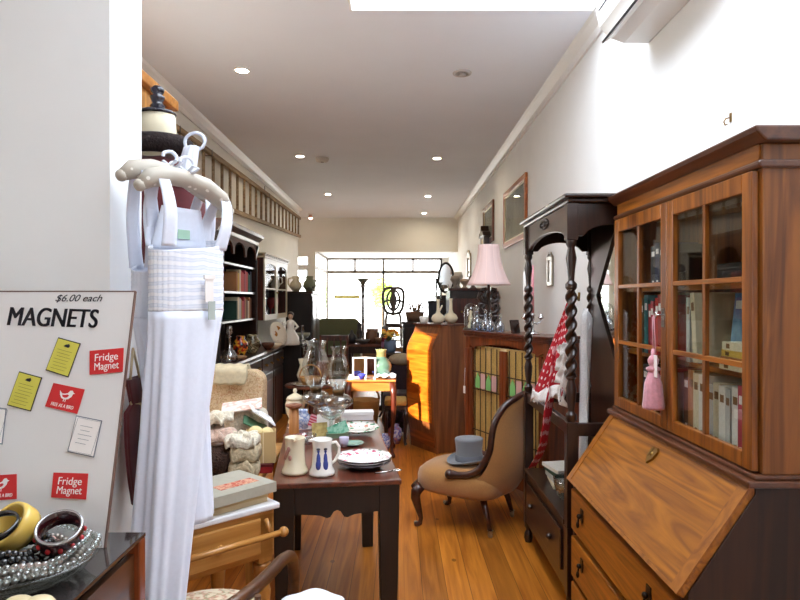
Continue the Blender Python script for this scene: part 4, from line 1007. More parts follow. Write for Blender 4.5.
MB().box(CX0, CX1, CY0, CY1, CZ - .007, CZ).build('glass_top', flat('dark_plate_glass', (52, 46, 44), .06, coat=.5), ca, bevel=.001)
t_b = math.atan(.279); BM = Matrix.Translation((0, 1.098, CZ + .001)) @ Matrix.Rotation(-t_b, 4, 'X')     # board plane: x across, z up the slope
def bp(px, py):
    k = (py - VY) / F; Y = (1.098 + .279 * (EYE - CZ - .001)) / (1 + .279 * k)
    X = (px - VX) * Y / F; Z = EYE - k * Y; return X, (Z - CZ - .001) / math.cos(t_b)
bd = thing('magnet_board', 'white board of magnets headed MAGNETS leaning on display case', 'board', (0, 1.098, CZ + .001)); bd.rotation_euler = (-t_b, 0, 0)
bx1 = bp(104, 545)[0]; bh = bp(134, 292)[1]
m = MB(); m.box(bx1 - .72, bx1, 0, .006, 0, bh); m.build('panel', flat('board_white', (226, 224, 222), .45), bd)
m = MB(); m.box(bx1, bx1 + .0025, -.0005, .0065, 0, bh + .0025).box(bx1 - .72, bx1, -.0005, .0065, bh, bh + .0025); m.build('edge_strip', flat('brown_edge', (110, 84, 74), .5), bd)
m = MB(); m.M = Matrix.Translation((bx1 - .3, .008, .30)) @ Matrix.Rotation(.62, 4, 'X'); m.box(-.03, .03, 0, .004, -.30, .0); m.build('easel_strut', flat('brown_board', (130, 106, 80), .8), bd)
RX = Matrix.Rotation(PI / 2, 4, 'X')
def on_board(px, py, rot=0, dy=-.0006):
    u, v = bp(px, py); return Matrix.Translation((u, dy, v)) @ RX @ Matrix.Rotation(rot, 4, 'Z')
INK = flat('print_black', (34, 34, 44), .5)
text('heading', 'MAGNETS', .053, INK, bd, on_board(53, 318.5, -.03), .74, 0, stroke=.0016)
text('price_writing', '$6.00 each', .020, INK, bd, on_board(78.5, 298.5, .0), 1.05, 0, .35)
YEL = flat('yellow_magnet', (214, 206, 84), .6); REDM = flat('red_magnet', (208, 36, 38), .5); GREYL = flat('grey_print', (120, 124, 134), .6); OLIVE = flat('olive_print', (120, 112, 40), .6)
def magnet(lab, corners, kind):
    """corners in the photo: top left, top right, bottom right, bottom left"""
    P = [Vector(bp(*c)) for c in corners]; ctr = sum(P, Vector((0, 0))) / 4
    t = thing('magnet', lab, 'magnet', BM @ Vector((ctr.x, -.0005, ctr.y)), 0, 'magnets on the white board'); t.rotation_euler = (-t_b, 0, 0)
    q = [p - ctr for p in P]
    back = {'yellow': INK, 'red': REDM, 'bird': REDM, 'white': GREYL}[kind]
    k = 1.03 if kind in ('yellow', 'white') else 1
    MB().prism([(p.x * k, p.y * k) for p in q], 'y', -.0015, 0).build('backing', back, t)
    if kind in ('yellow', 'white'): MB().prism([(p.x * .97, p.y * .97) for p in q], 'y', -.0024, -.0015).build('face', YEL if kind == 'yellow' else WHITEP, t)
    w = (q[1] - q[0]).length; h = (q[3] - q[0]).length; ex = (q[1] - q[0]).normalized(); a = math.atan2(ex.y, ex.x)
    ey = (q[0] - q[3]).normalized()
    def M(u, v, dy=-.0026): c = ex * u + ey * v; return Matrix.Translation((c.x, dy, c.y)) @ RX @ Matrix.Rotation(a, 4, 'Z')
    if kind == 'red':
        text('lettering', 'Fridge', h * .44, WHITEP, t, M(0, h * .17, -.0018), min(1.1, w * .72 / (h * .44 * 2.55)))
        text('lettering', 'Magnet', h * .44, WHITEP, t, M(0, -h * .2, -.0018), min(1.1, w * .72 / (h * .44 * 2.9)))
    elif kind == 'bird':
        text('lettering', 'FREE AS A BIRD', h * .2, WHITEP, t, M(0, -h * .33, -.0018), w * .86 / (h * .2 * 8.3))
        m = MB(); m.M = M(0, h * .1, -.0020)
        s = h * .30
        m.prism([(x * s, y * s) for x, y in [(-1.0, .55), (-.55, .2), (-.15, .25), (.2, .4), (.45, .8), (.75, .85), (.95, .6), (1.2, .5), (.95, .4), (.85, 0), (.5, -.4), (0, -.55), (-.5, -.4), (-.8, 0)]], 'z', 0, .0006)
        m.box(-.12 * s, -.04 * s, -.85 * s, -.5 * s, 0, .0006).box(.14 * s, .22 * s, -.85 * s, -.5 * s, 0, .0006)
        b = m.build('bird', WHITEP, t)
        m = MB(); m.M = M(0, h * .1, -.0024); m.prism([(x * s, y * s) for x, y in [(-.5, .05), (-.1, .1), (.25, .22), (.5, .1), (.3, -.2), (0, -.3), (-.35, -.2)]], 'z', 0, .0006); m.build('bird_wing', REDM, t)
    else:
        m = MB(); m.M = M(0, 0, -.0028)
        if kind == 'yellow':
            for i in range(7): m.box(-w * (.36 - .04 * (i % 3)), w * (.36 - .05 * ((i + 1) % 3)), h * (.18 - .095 * i), h * (.18 - .095 * i) + .0006, 0, .0003)
            m.build('verse_lines', OLIVE, t)
            m = MB(); m.M = M(0, h * .34, -.0028); m.prism([(-.006, -.002), (-.003, .002), (.0, .003), (.003, .0045), (.006, .001), (.004, -.003)], 'z', 0, .0004); m.build('emblem', INK, t)
        else:
            m.box(-w * .46, w * .46, h * .46, h * .468, 0, .0003).box(-w * .46, w * .46, -h * .468, -h * .46, 0, .0003).box(-w * .465, -w * .455, -h * .46, h * .46, 0, .0003).box(w * .455, w * .465, -h * .46, h * .46, 0, .0003)
            for i in range(5): m.box(-w * (.28 - .05 * (i % 2)), w * (.26 - .06 * ((i + 1) % 3)), h * (.26 - .12 * i), h * (.26 - .12 * i) + .0007, 0, .0003)
            m.build('verse_lines', GREYL, t)
magnet('upper yellow verse magnet, below the heading letters', [(59, 338), (80.5, 344), (68.5, 377), (46.5, 370)], 'yellow')
magnet('lower yellow verse magnet, left of the whole red bird magnet', [(20, 372), (42, 378), (31, 411), (8, 405)], 'yellow')
magnet('upper red Fridge Magnet magnet near right edge of board', [(90, 351), (124, 348), (123, 372), (90, 375)], 'red')
magnet('lower red Fridge Magnet magnet above the maroon bangle', [(54, 472.5), (88.5, 473.5), (86.4, 499.5), (51.6, 497.4)], 'red')
magnet('red magnet with white bird in the middle of the board', [(54, 383), (85, 389.5), (77.5, 414), (45.5, 406.5)], 'bird')
magnet('red bird magnet cut off by the left edge above yellow bangle', [(-15, 476), (17, 474), (17, 499), (-14, 501)], 'bird')
magnet('white outlined verse magnet at the lower right of the board', [(77, 416), (102, 421), (94, 457), (68.5, 451.5)], 'white')
magnet('white outlined verse magnet cut off by left edge of photo', [(-16, 406), (6.5, 409), (2.5, 444), (-19, 441)], 'white')
# jewellery on the glass
DX, DY = -.60, .975
m = MB(); m.lathe([(0, .002), (.07, .002), (.10, .012), (.118, .034), (.122, .036), (.118, .039), (.098, .018), (.068, .008), (0, .008)], n=48)
single('glass_plate', m, glass('thin_dish_glass', (242, 244, 242), .45, floor_=.05, rough=.05), 'shallow glass dish full of necklaces on the display case', 'dish', (DX, DY, CZ))
def beads(name, lab, R0, n, r, mat, z, wob, ex=1.0, ph=0.0, loops=1, group='bead strings in the glass dish', j=0):
    m = MB(); rr = random.Random(n)
    for l in range(loops):
        for k in range(n):
            a = 2 * PI * k / n + l * .07; q = R0 * (1 - .13 * l) * (1 + wob * math.sin(3 * a + ph)) * ex
            m.ball((q * math.cos(a), q * math.sin(a), z + r + .012 * l * .7 + .004 * math.sin(5 * a + l)), r * (.85 + .3 * rr.random()), 8, 6)
    single(name, m, mat, lab, 'necklace', (DX, DY, CZ), 0, group)
beads('bead_necklace', 'clear crystal bead necklace round the rim of glass dish', .113, 62, .0062, CRYS, .037, .02, loops=2)
beads('bead_necklace', 'silvery crystal bead necklace coiled inside the crystal one', .088, 54, .0055, flat('silver_bead', (140, 134, 126), .2, .5), .024, .05, loops=2)
beads('bead_necklace', 'pinkish grey bead necklace coiled in the front of the dish', .072, 40, .006, flat('pink_bead', (150, 112, 100), .3, coat=.5), .032, .06, ph=1.0, loops=1)
beads('bead_necklace', 'shiny black bead necklace heaped in the dish under the bangles', .06, 36, .007, flat('jet_bead', (16, 16, 18), .1, coat=.5), .03, .10, ph=.5, loops=3)
def bangle(name, lab, c, r, w, th, mat, rot, extra=None):
    t = thing(name, lab, 'bangle', c, 0, 'bangles on the display case'); t.rotation_euler = rot
    MB().lathe([(r - th, -w / 2), (r - th * .3, -w / 2 - .001), (r, -w / 4), (r, w / 4), (r - th * .3, w / 2 + .001), (r - th, w / 2), (r - th, -w / 2)], n=44).build('ring', mat, t)
    return t
bangle('bangle', 'chunky yellow bangle lying tilted on the necklaces', at(14, 527, 1.0), .038, .032, .008, flat('yellow_resin', (226, 190, 92), .25, coat=.4), (.72, -.5, 0))
t = bangle('bangle', 'wide maroon bangle with red studs on the necklaces', at(60, 533, .985), .0345, .028, .005, flat('maroon_resin', (52, 12, 18), .12, coat=.6), (.5, .16, 0))
m = MB()
for k in range(12):
    a = 2 * PI * k / 12; m.ball((.0347 * math.cos(a), .0347 * math.sin(a), -.002), (.004, .004, .005), 8, 6)
m.build('studs', flat('red_stud', (180, 34, 40), .15, coat=.5), t)
m = MB(); m.lathe([(.0347, .0105), (.0355, .012), (.034, .0155), (.031, .0155), (.031, .014), (.0347, .0105)], n=44); m.build('rim', CHROME, t)
bangle('bangle', 'thin glossy black bangle lying under the yellow bangle', (DX - .03, .965, CZ + .085), .037, .008, .004, flat('black_resin', (18, 16, 18), .12, coat=.5), (.35, -.1, 0))
for k, (px, py, lab) in enumerate(((12, 597, 'pale polished stone lying at the front left of display case'), (31, 594, 'pale polished stone just right of another at front left of case'))):
    x, y, z = at(px, py, .84); m = MB(); m.ball((0, 0, .016), (.024, .018, .016), 14, 10)
    single('stone', m, flat('cream_stone', (206, 190, 150), .35), lab, 'stone', (x, .855, CZ), .5 * k, 'polished stones')

# maroon velvet bag hanging on the end of the partition
t = thing('velvet_bag', 'maroon velvet bag with cream cord hanging behind the magnet board', 'bag', (-.745, 1.78, .92))
VEL = flat('maroon_velvet', (92, 12, 22), .8, sheen=.5, noise=.15, sc=30)
m = MB()
def bag(u, v):
    a = 2 * PI * u; r = (.085 * math.sin(PI * min(1, v * .62 + .05)) ** .6 if v < .8 else .05 + .03 * (v - .8) / .2); return (.018 * math.cos(a) * (1.0 if v < .8 else .9), r * math.sin(a) * (1 + .05 * math.sin(9 * a)), .36 * v)
m.grid(bag, 40, 20, wrap=True); m.build('body', VEL, t)
m = MB(); m.tube([(.0, -.05, .29), (.016, -.02, .285), (.018, .02, .285), (.0, .05, .29), (-.01, .03, .36), (-.016, .0, .44), (-.01, -.03, .36), (.0, -.05, .29)], .004, 6)
m.tube([(.018, -.02, .285), (.022, -.035, .2), (.021, -.03, .12)], .004, 6).tube([(.018, -.01, .285), (.022, .0, .22), (.021, .005, .15)], .004, 6); m.build('cord', flat('cream_cord', (214, 190, 150), .8), t)

# ------------------------------------------------------------------ nightdresses on padded hangers
def hanger(lab, A, B, lift, group):
    A, B = Vector(A), Vector(B); t = thing('coat_hanger', lab, 'hanger', (A + B) / 2, 0, group)
    c = (A + B) / 2; pts = [A - c, (A - c) * .8 + Vector((0, 0, lift * .5)), (A - c) * .4 + Vector((0, 0, lift * .9)), Vector((0, 0, lift)), (B - c) * .4 + Vector((0, 0, lift * .92)), (B - c) * .8 + Vector((0, 0, lift * .5)), B - c]
    m = MB(); m.tube(pts, [.016, .026, .027, .024, .027, .026, .016], 12).ball(pts[0], .017, 10, 8).ball(pts[-1], .017, 10, 8); m.build('padded_arm', pattern('spotted_beige_satin', [(.0, (244, 240, 232)), (.16, (240, 236, 226)), (.2, (190, 182, 168))], 34, 'voronoi', .6), t)
    m = MB(); m.tube(smooth_path([(0, 0, lift + .012), (0, 0, lift + .028), (.010, .012, lift + .036), (.012, .014, lift + .05), (.002, .004, lift + .062), (-.013, -.013, lift + .057), (-.016, -.016, lift + .046)]), .005, 8); m.build('hook', WHITEC, t)
    m = MB(); m.tube([(0, 0, lift + .02), (.02, -.012, lift + .035), (.04, -.02, lift + .026), (.02, -.012, lift + .015), (0, 0, lift + .02), (-.02, .0, lift + .036), (-.035, .01, lift + .024), (0, 0, lift + .02)], .006, 6, flat=.5); m.build('ribbon_bow', WHITEC, t)
    return t
HA, HB = Vector((-.672, 1.615, 1.800)), Vector((-.508, 1.86, 1.765))
hanger('padded hanger holding the smocked nightdress', HA, HB, .055, 'padded hangers')
GA, GB = Vector((-.742, 1.665, 1.835)), Vector((-.575, 1.925, 1.80))
hanger('padded hanger behind, holding the plain nightdress', GA, GB, .05, 'padded hangers')
def nightdress(lab, A, B, z_top, z_sm, z_hem, w0, w1, dep0, dep1, shift, smock, name_shift=0):
    A, B = Vector(A), Vector(B); c = (A + B) / 2; ex = (B - A); ex.z = 0; ex.normalize(); ey = Vector((-ex.y, ex.x, 0))
    t = thing('nightdress', lab, 'nightdress', (c.x, c.y, z_hem), 0, 'white nightdresses')
    o = Vector((c.x, c.y, z_hem))
    def ring(u, z, amp, n, ph=0):
        k = max(0, min(1, (z_sm - z) / (z_sm - z_hem))) if z < z_sm else 0
        w = w0 + (w1 - w0) * k ** .7; d = dep0 + (dep1 - dep0) * k ** .8
        a = 2 * PI * u; ca_, sa = math.cos(a), math.sin(a)
        q = 1 + amp * (math.cos(n * a + ph) * .6 + math.cos((n * 2 + 3) * a + 2 * ph + z * 2) * .4)
        p = Vector((c.x, c.y, z)) + ex * (ca_ * abs(ca_) ** -.25 if abs(ca_) > 1e-4 else 0) * w * q + ey * sa * d * q + Vector(shift) * k
        return p - o
    def skirt(u, v):
        z = z_sm + (z_hem - z_sm) * v; s = min(1, v * 4)
        return ring(u, z, .02 + .13 * s * (.4 + .6 * v), 6, .8)
    m = MB(); m.grid(skirt, 150, 36, wrap=True); m.build('skirt', WHITEC, t, solid=.0015)
    def bodice(u, v):
        z = z_sm + (z_top - z_sm) * v + (.022 * math.sin(2 * PI * u * 1 + 1.0) * v)
        a = .008 + .014 * math.cos(v * 60); return ring(u, z, a, 31)
    m = MB(); m.grid(bodice, 160, 30, wrap=True)
    m.build('bodice', SMOCK if smock else WHITEC, t, solid=.0015)
    for sgn, f in ((-1, .62), (1, .80)):
        hp = A.lerp(B, .5 + sgn * f / 2); hp.z += .055 * (1 - f) + .022
        for side in (-1, 1):
            base = c + ex * sgn * w0 * .72 + ey * side * dep0 * .75; base.z = z_top - .012
            pts = [base - o, (base * .5 + hp * .5 + ey * side * .028 - o), (hp + ey * side * .022 - Vector((0, 0, .012)) - o), hp - o + Vector((0, 0, .002))]
            pts = smooth_path(pts, 6)
            def st(u, v, pts=pts):
                s = v * (len(pts) - 1); i = min(int(s), len(pts) - 2); p = pts[i].lerp(pts[i + 1], s - i); return p + ex * (u - .5) * (.046 - .018 * v)
            m = MB(); m.grid(st, 4, 18); m.build('strap', WHITEC, t, solid=.002)
    return t, c, ex, ey, o
SMOCK = pattern('smocked_cotton', [(.2, (240, 242, 248)), (.5, (232, 236, 244)), (.72, (204, 213, 230)), (.88, (226, 231, 242))], 15, 'wave', .9, 2.5)
t, c, ex, ey, o = nightdress('white nightdress with blue smocked bodice on padded hanger', HA, HB, 1.655, 1.47, .635, .118, .070, .045, .072, (-.072, -.068, 0), True)
m = MB()
def yoke(u, v):
    p = Vector((c.x, c.y, 1.64 + .12 * v)) + ex * (u - .5) * (.19 - .06 * v) + ey * (.035 - .01 * v); return p - o
m.grid(yoke, 8, 8); m.build('back_yoke', WHITEC, t, solid=.002)
m = MB(); q = Vector((c.x, c.y, 1.685)) + ey * .030 + ex * .01 - o
m.M = Matrix.Translation(q) @ Matrix.Rotation(math.atan2(ex.y, ex.x), 4, 'Z'); m.box(-.02, .02, -.002, .0, -.012, .014); m.build('green_label', flat('pale_green_label', (168, 204, 180), .8), t)
q = Vector((c.x, c.y, 1.545)) - ey * .062 + ex * .025 - o
m = MB(); m.M = Matrix.Translation(q) @ Matrix.Rotation(math.atan2(ex.y, ex.x), 4, 'Z'); m.box(-.014, .014, -.001, .001, -.05, .014).box(-.018, .018, -.003, .003, .012, .024); g = m.build('price_tag', WHITEP, t)
m = MB(); m.M = Matrix.Translation(q + Vector((0, 0, -.1))) @ Matrix.Rotation(math.atan2(ex.y, ex.x), 4, 'Z'); m.box(-.004, .020, -.001, .001, .0, .052); m.build('brand_tag', flat('grey_green_tag', (176, 186, 180), .7), t)
nightdress('plain white nightdress hanging nearest the magnet board', GA, GB, 1.60, 1.45, .85, .12, .075, .045, .05, (.042, .03, 0), False)

# ------------------------------------------------------------------ dress form on the washstand
F1 = Vector((-.47, 2.35, 0)); fx = Vector((-.735, -.677, 0)).normalized(); fy = Vector((-.677, .735, 0)).normalized()
wrz = math.atan2(-fx.y, -fx.x)                       # washstand local x runs towards its right front corner
ws = thing('washstand', 'pine washstand with white marble top and towel rail', 'washstand', F1, wrz)
WL, WD, WZ = .46, .44, .735
MB().box(-WL - .015, .015, -.02, WD, WZ - .022, WZ).build('marble_top', flat('white_marble', (224, 224, 226), .2, coat=.3, noise=.04, sc=8), ws, bevel=.006)
m = MB(); m.box(-WL, 0, 0, .02, WZ - .2, WZ - .022).box(-WL, 0, WD - .04, WD - .02, WZ - .2, WZ - .022).box(-WL, -WL + .02, .02, WD - .04, WZ - .2, WZ - .022).box(-.02, 0, .02, WD - .04, WZ - .2, WZ - .022); m.build('frame', PINE, ws, bevel=.003)
m = MB(); m.box(-WL + .05, -.06, -.012, 0, WZ - .18, WZ - .045); d = m.build('drawer', PINE, ws, bevel=.006)
MB().ball((-WL / 2, -.024, WZ - .11), .014, 12, 8).build('knob', PINE, d)
for x in (-.035, -WL + .035):
    for y in (.03, WD - .05):
        m = MB(); m.box(x - .03, x + .03, y - .03, y + .03, WZ - .22, WZ - .022)
        m.lathe([(.016, 0), (.022, .02), (.018, .05), (.026, .1), (.02, .2), (.03, .34), (.034, .4), (.022, .45), (.034, .475), (.034, .505), (.02, .515)], (x, y, 0), 16); m.build('leg', PINEZ, ws, bevel=.003)
m = MB(); m.box(-WL + .02, -.02, .05, WD - .06, .12, .14); m.build('lower_shelf', PINE, ws)
m = MB()
m.tube([(-.045, -.018, WZ - .05), (-.045, -.05, WZ - .09)], .009, 8).tube([(-WL + .045, -.018, WZ - .05), (-WL + .045, -.05, WZ - .09)], .009, 8).tube([(-WL - .01, -.055, WZ - .1), (.0, -.055, WZ - .1)], .011, 10).ball((.008, -.055, WZ - .1), .019, 12, 8); m.build('towel_rail', PINE, ws)
def wsp(a, b, z): return F1 - fx * -0 + fx * a + fy * b + Vector((0, 0, z))
# mannequin
p = Vector((-.842, 2.17, WZ)); df = thing('dress_form', 'dressmaker dress form in dark red velvet with cream neck', 'dress form', (p.x, p.y, WZ + .0005))
MB().lathe([(0, 0), (.085, 0), (.085, .015), (.03, .03), (.018, .06), (.018, .42), (0, .42)], n=24).build('stand', BLACKW, df)
T0 = [(.0, .36), (.15, .36), (.165, .42), (.15, .52), (.115, .68), (.13, .80), (.155, .92), (.165, 1.0), (.16, 1.1), (.14, 1.18), (.09, 1.245), (.07, 1.265), (0, 1.268)]
MB().lathe(T0, n=36, sx=1.12, sy=.72).build('red_bodice', VEL, df)
MB().lathe([(.055, 1.24), (.068, 1.27), (.064, 1.36), (.06, 1.41), (0, 1.415)], n=28, sy=.92).build('neck', flat('cream_canvas', (222, 212, 184), .8), df)
m = MB(); m.tube([(.092 * math.cos(a) + .0, .08 * math.sin(a), 1.30) for a in [2 * PI * k / 30 for k in range(30)]], .034, 12, closed=True); m.build('dark_collar', flat('dark_fur', (34, 22, 20), .95, noise=.3, sc=120, bump=.6), df)
MB().lathe([(.062, 1.412), (.064, 1.417), (.06, 1.422), (.022, 1.425), (.016, 1.432), (.026, 1.442), (.018, 1.452), (.022, 1.465), (.026, 1.475), (.014, 1.482), (.022, 1.492), (.024, 1.502), (.014, 1.512), (0, 1.515)], n=24).build('neck_cap', flat('black_lacquer', (22, 20, 40), .12, coat=.6), df)
m = MB()
def bonnet(u, v):
    a = 2 * PI * u; r = .042 - .01 * v + .003 * math.cos(9 * a); return (r * math.cos(a) * .7 + .02 * v, r * math.sin(a), .095 * v - .03)
m.grid(bonnet, 40, 8, wrap=True); m.tube([(.03 + .026 * math.cos(k * PI / 9), -.026 * math.cos(k * PI / 9), .085 + .03 * math.sin(k * PI / 9)) for k in range(18)], .005, 6, closed=True)
single('cloth_bonnet', m, WHITEC, 'small white cotton bonnet resting against the dark collar of dress form', 'bonnet', (-.712, 2.08, WZ + 1.215), .6, solid=.002)
# books and box on the washstand front
x, y, z = wsp(.14, .09, WZ + .0008)
t = thing('cardboard_box', 'shallow cream box under the grey book on marble top', 'box', (x, y, z), wrz + .06)
MB().box(-.155, .12, -.075, .12, 0, .028).build('tray', flat('cream_card', (206, 186, 146), .8), t); MB().box(-.157, .122, -.077, .122, .018, .034).build('lid', flat('tan_card', (190, 164, 116), .8), t)
x, y, z = wsp(.15, .085, WZ + .036)
t = thing('book', 'large grey book with red label lying on marble washstand', 'book', (x, y, z), wrz + .1)
m = MB(); m.box(-.20, .155, -.095, .15, 0, .004).box(-.20, .155, -.095, .15, .034, .038).box(-.20, .155, -.097, -.091, 0, .038); m.build('cover', flat('grey_book_cloth', (172, 168, 152), .8, noise=.05), t, bevel=.001)
MB().box(-.196, .15, -.09, .146, .004, .034).build('pages', PAPER, t)
MB().box(-.05, .115, -.04, .02, .038, .0385).build('cover_label', pattern('red_label_print', [(.4, (186, 82, 60)), (.52, (214, 170, 140)), (.65, (170, 60, 48))], 45), t)
m = MB(); m.lathe([(0, 0), (.03, 0), (.04, .02), (.036, .045), (.02, .05), (0, .05)], n=20); single('wooden_bowl', m, PINEZ, 'small orange wooden bowl left of the cream box on washstand', 'bowl', tuple(wsp(.345, .02, WZ + .0005)))

# ------------------------------------------------------------------ low linen table with lace and boxes
LT = thing('low_table', 'low pine table heaped with lace behind the marble washstand', 'table', (-.90, 2.80, 0))
MB().box(-.18, .27, 0, .72, .66, .69).build('tabletop', PINE, LT, bevel=.005)
for x in (-.14, .23):
    for y in (.04, .68): MB().taper((x, y), (.02, .02), (.028, .028), 0, .66).build('leg', PINEZ, LT)
m = MB(); m.box(-.15, .24, .03, .05, .58, .66).box(-.15, .24, .67, .69, .58, .66); m.build('apron', PINE, LT)
def lace_fold(lab, x, y, z, w, d, h, mat, seed):
    r_ = random.Random(seed); p = [r_.random() * 6 for _ in range(4)]
    def fn(u, v):
        a = 2 * PI * u; b = -PI / 2 + PI * v; e = .5
        cx = math.cos(b); sg = lambda q: (abs(q) ** e) * (1 if q > 0 else -1)
        k = 1 + .06 * math.sin(5 * a + p[0]) + .03 * math.sin(11 * a + p[1] + 3 * b)
        return (w / 2 * sg(math.cos(a)) * abs(cx) ** .35 * k, d / 2 * sg(math.sin(a)) * abs(cx) ** .35 * k, h / 2 + h / 2 * sg(math.sin(b)) + (.012 * math.sin(7 * a + p[2]) if v > .3 else 0) * (1 if v < .95 else .3))
    m = MB(); m.grid(fn, 48, 12, wrap=True)
    return single('lace_cloth', m, mat, lab, 'lace', (x, y, z), r_.uniform(-.2, .2), 'folded lace on the low table')
LC = [flat('ecru_lace', (196, 180, 148), .95, noise=.3, sc=70, bump=.6), flat('ivory_lace', (222, 214, 194), .95, noise=.2, sc=90, bump=.6), flat('pink_lace', (206, 180, 164), .95, noise=.25, sc=60, bump=.6), flat('grey_lace', (160, 152, 138), .95, noise=.3, sc=80, bump=.6)]
t = thing('fur_muff', 'dark brown fur muff below the lace pile on low table', 'muff', (-.83, 2.86, .6905), .2)
MB().ball((0, 0, .075), (.085, .075, .075), 24, 16).build('fur', flat('brown_fur', (64, 44, 34), .95, noise=.5, sc=110, bump=1.0), t)
MB().lathe([(.0, 0), (.04, .0), (.045, .01), (.03, .02)], (0, 0, .14), 16).build('lining', flat('brown_satin', (90, 66, 52), .5), t)
lace_fold('ecru lace bundle at the right end of pile, lowest', -.708, 2.85, .6905, .13, .12, .075, LC[0], 1)
lace_fold('ecru lace bundle at the right end of pile, middle', -.705, 2.86, .762, .14, .13, .07, LC[0], 2)
lace_fold('ivory lace cloth draped over right end of pile', -.715, 2.86, .83, .15, .14, .05, LC[1], 3)
lace_fold('pink tinged lace cloth over the brown fur muff', -.865, 2.92, .838, .20, .16, .045, LC[2], 4)
lace_fold('grey lace bundle at back left of the pile', -.93, 3.02, .6905, .16, .16, .22, LC[3], 5)
lace_fold('ivory lace cloth topmost at the back of the pile', -.90, 3.0, .912, .18, .15, .035, LC[1], 6)
lace_fold('pink tinged lace folded between muff and grey lace', -.88, 3.12, .6905, .14, .1, .14, LC[2], 7)
t = thing('box', 'red shallow box under the cream box beside dark table', 'box', (-.655, 2.95, .691), .12)
MB().box(-.07, .06, -.06, .08, 0, .035).build('tray', flat('red_card', (150, 24, 34), .5), t, bevel=.002); MB().box(-.0715, .0615, -.0615, .0815, .03, .04).build('lid', flat('dark_red_card', (90, 20, 26), .5), t)
t = thing('box', 'tan cardboard box with open top standing on red box', 'box', (-.655, 2.96, .7325), .16)
m = MB(); m.box(-.07, .07, -.05, -.047, 0, .145).box(-.07, .07, .047, .05, 0, .145).box(-.07, -.067, -.047, .047, 0, .145).box(.067, .07, -.047, .047, 0, .145).box(-.067, .067, -.047, .047, 0, .003); m.build('carton', flat('tan_carton', (196, 166, 116), .8), t)
m = MB(); m.box(.012, .016, -.0508, -.0505, 0, .145); m.build('paper_strip', flat('cream_strip', (226, 210, 170), .7), t)
m = MB(); m.ball((-.025, 0, .135), (.036, .04, .03), 14, 8).ball((.03, .0, .132), (.03, .04, .025), 12, 8)
single('tissue_paper', m, flat('yellow_tissue', (224, 206, 150), .8, noise=.1), 'crumpled yellow tissue in the tan cardboard box', 'tissue paper', (-.655, 2.96, .735), .16)
def mag(lab, loc, w, h, mat, rot):
    o_ = single('magazine', MB().box(-w / 2, w / 2, -h / 2, h / 2, 0, .006), mat, lab, 'magazine', loc, 0, 'papers on the lace'); o_.rotation_euler = rot
WP = pattern('pink_page', [(.45, (232, 222, 212)), (.58, (222, 170, 156)), (.7, (236, 230, 222))], 16)
m = MB(); lace_fold('ivory lace bundle supporting the loose magazines', -.78, 3.22, .6905, .2, .16, .24, LC[1], 9)
mag('pink and white magazine tilted on top of the lace', (-.80, 3.18, .955), .2, .15, WP, (.18, -.12, .2))
mag('white striped sheet hanging over right of the magazines', (-.685, 3.12, .92), .14, .12, pattern('striped_page', [(.46, (240, 240, 238)), (.52, (120, 130, 128)), (.58, (240, 240, 238))], 14, 'wave', scale3=(1, 1, 1)), (.2, .62, .5))
mag('green booklet under the white striped sheet', (-.715, 3.10, .875), .13, .11, flat('green_page', (84, 128, 96), .6), (.2, .5, .3))

# ------------------------------------------------------------------ bentwood tub chair and stool at the bottom
tc = thing('tub_chair', 'dark bentwood tub chair with floral cushion below the nightdress', 'chair', (-.55, 1.76, 0))
def L_(p): return (p[0] + .55, p[1] - 1.76, p[2])
P = [(-.345, 1.985, .46), (-.333, 1.985, .60), (-.336, 1.965, .68), (-.348, 1.90, .708), (-.368, 1.80, .711), (-.40, 1.68, .711), (-.45, 1.575, .711), (-.55, 1.52, .711), (-.66, 1.55, .715), (-.73, 1.63, .725), (-.752, 1.75, .725), (-.752, 1.88, .72), (-.748, 1.945, .69), (-.745, 1.96, .60), (-.735, 1.96, .46)]
BW = wood('bentwood_brown', (58, 34, 20), (100, 62, 36), 'y', coat=.4)
m = MB(); m.tube([L_(p) for p in smooth_path(P)], .019, 10); m.build('bent_arm_rail', BW, tc)
m = MB(); m.lathe([(0, .43), (.19, .43), (.205, .44), (.205, .465), (.19, .475), (0, .475)], (0, .0, 0), 36); m.build('seat_rim', BW, tc)
FLOR = pattern('floral_tapestry', [(.0, (206, 190, 160)), (.45, (212, 198, 170)), (.52, (190, 140, 116)), (.57, (150, 146, 110)), (.62, (208, 192, 162))], 26, detail=3)
m = MB(); m.lathe([(0, .475), (.18, .475), (.198, .5), (.198, .565), (.17, .602), (.1, .617), (0, .62)], (0, 0, 0), 36); m.build('cushion', FLOR, tc)
for a in (45, 135, 225, 315):
    c_, s_ = math.cos(math.radians(a)), math.sin(math.radians(a)); m = MB(); m.tube([(c_ * .15, s_ * .15, .435), (c_ * .175, s_ * .175, .2), (c_ * .2, s_ * .2, .005)], [.018, .016, .013], 8); m.build('leg', BW, tc)
for a in (210, 240, 270, 300, 330):
    c_, s_ = math.cos(math.radians(a)), math.sin(math.radians(a)); m = MB(); q = Vector((c_ * .19, s_ * .19, .47)); e = Vector((c_ * .205, s_ * .225, .715)); m.tube([q, e], .009, 8); m.build('spindle', BW, tc)
so = thing('stool', 'low dark stool under the white cloth at bottom centre', 'stool', (-.235, 1.69, 0))
MB().lathe([(0, .63), (.1, .63), (.105, .64), (.105, .655), (.098, .66), (0, .66)], n=28).build('seat', DARK, so)
for a in (60, 180, 300):
    c_, s_ = math.cos(math.radians(a)), math.sin(math.radians(a)); MB().tube([(c_ * .06, s_ * .06, .632), (c_ * .11, s_ * .11, .004)], [.014, .011], 8).build('leg', DARK, so)
m = MB()
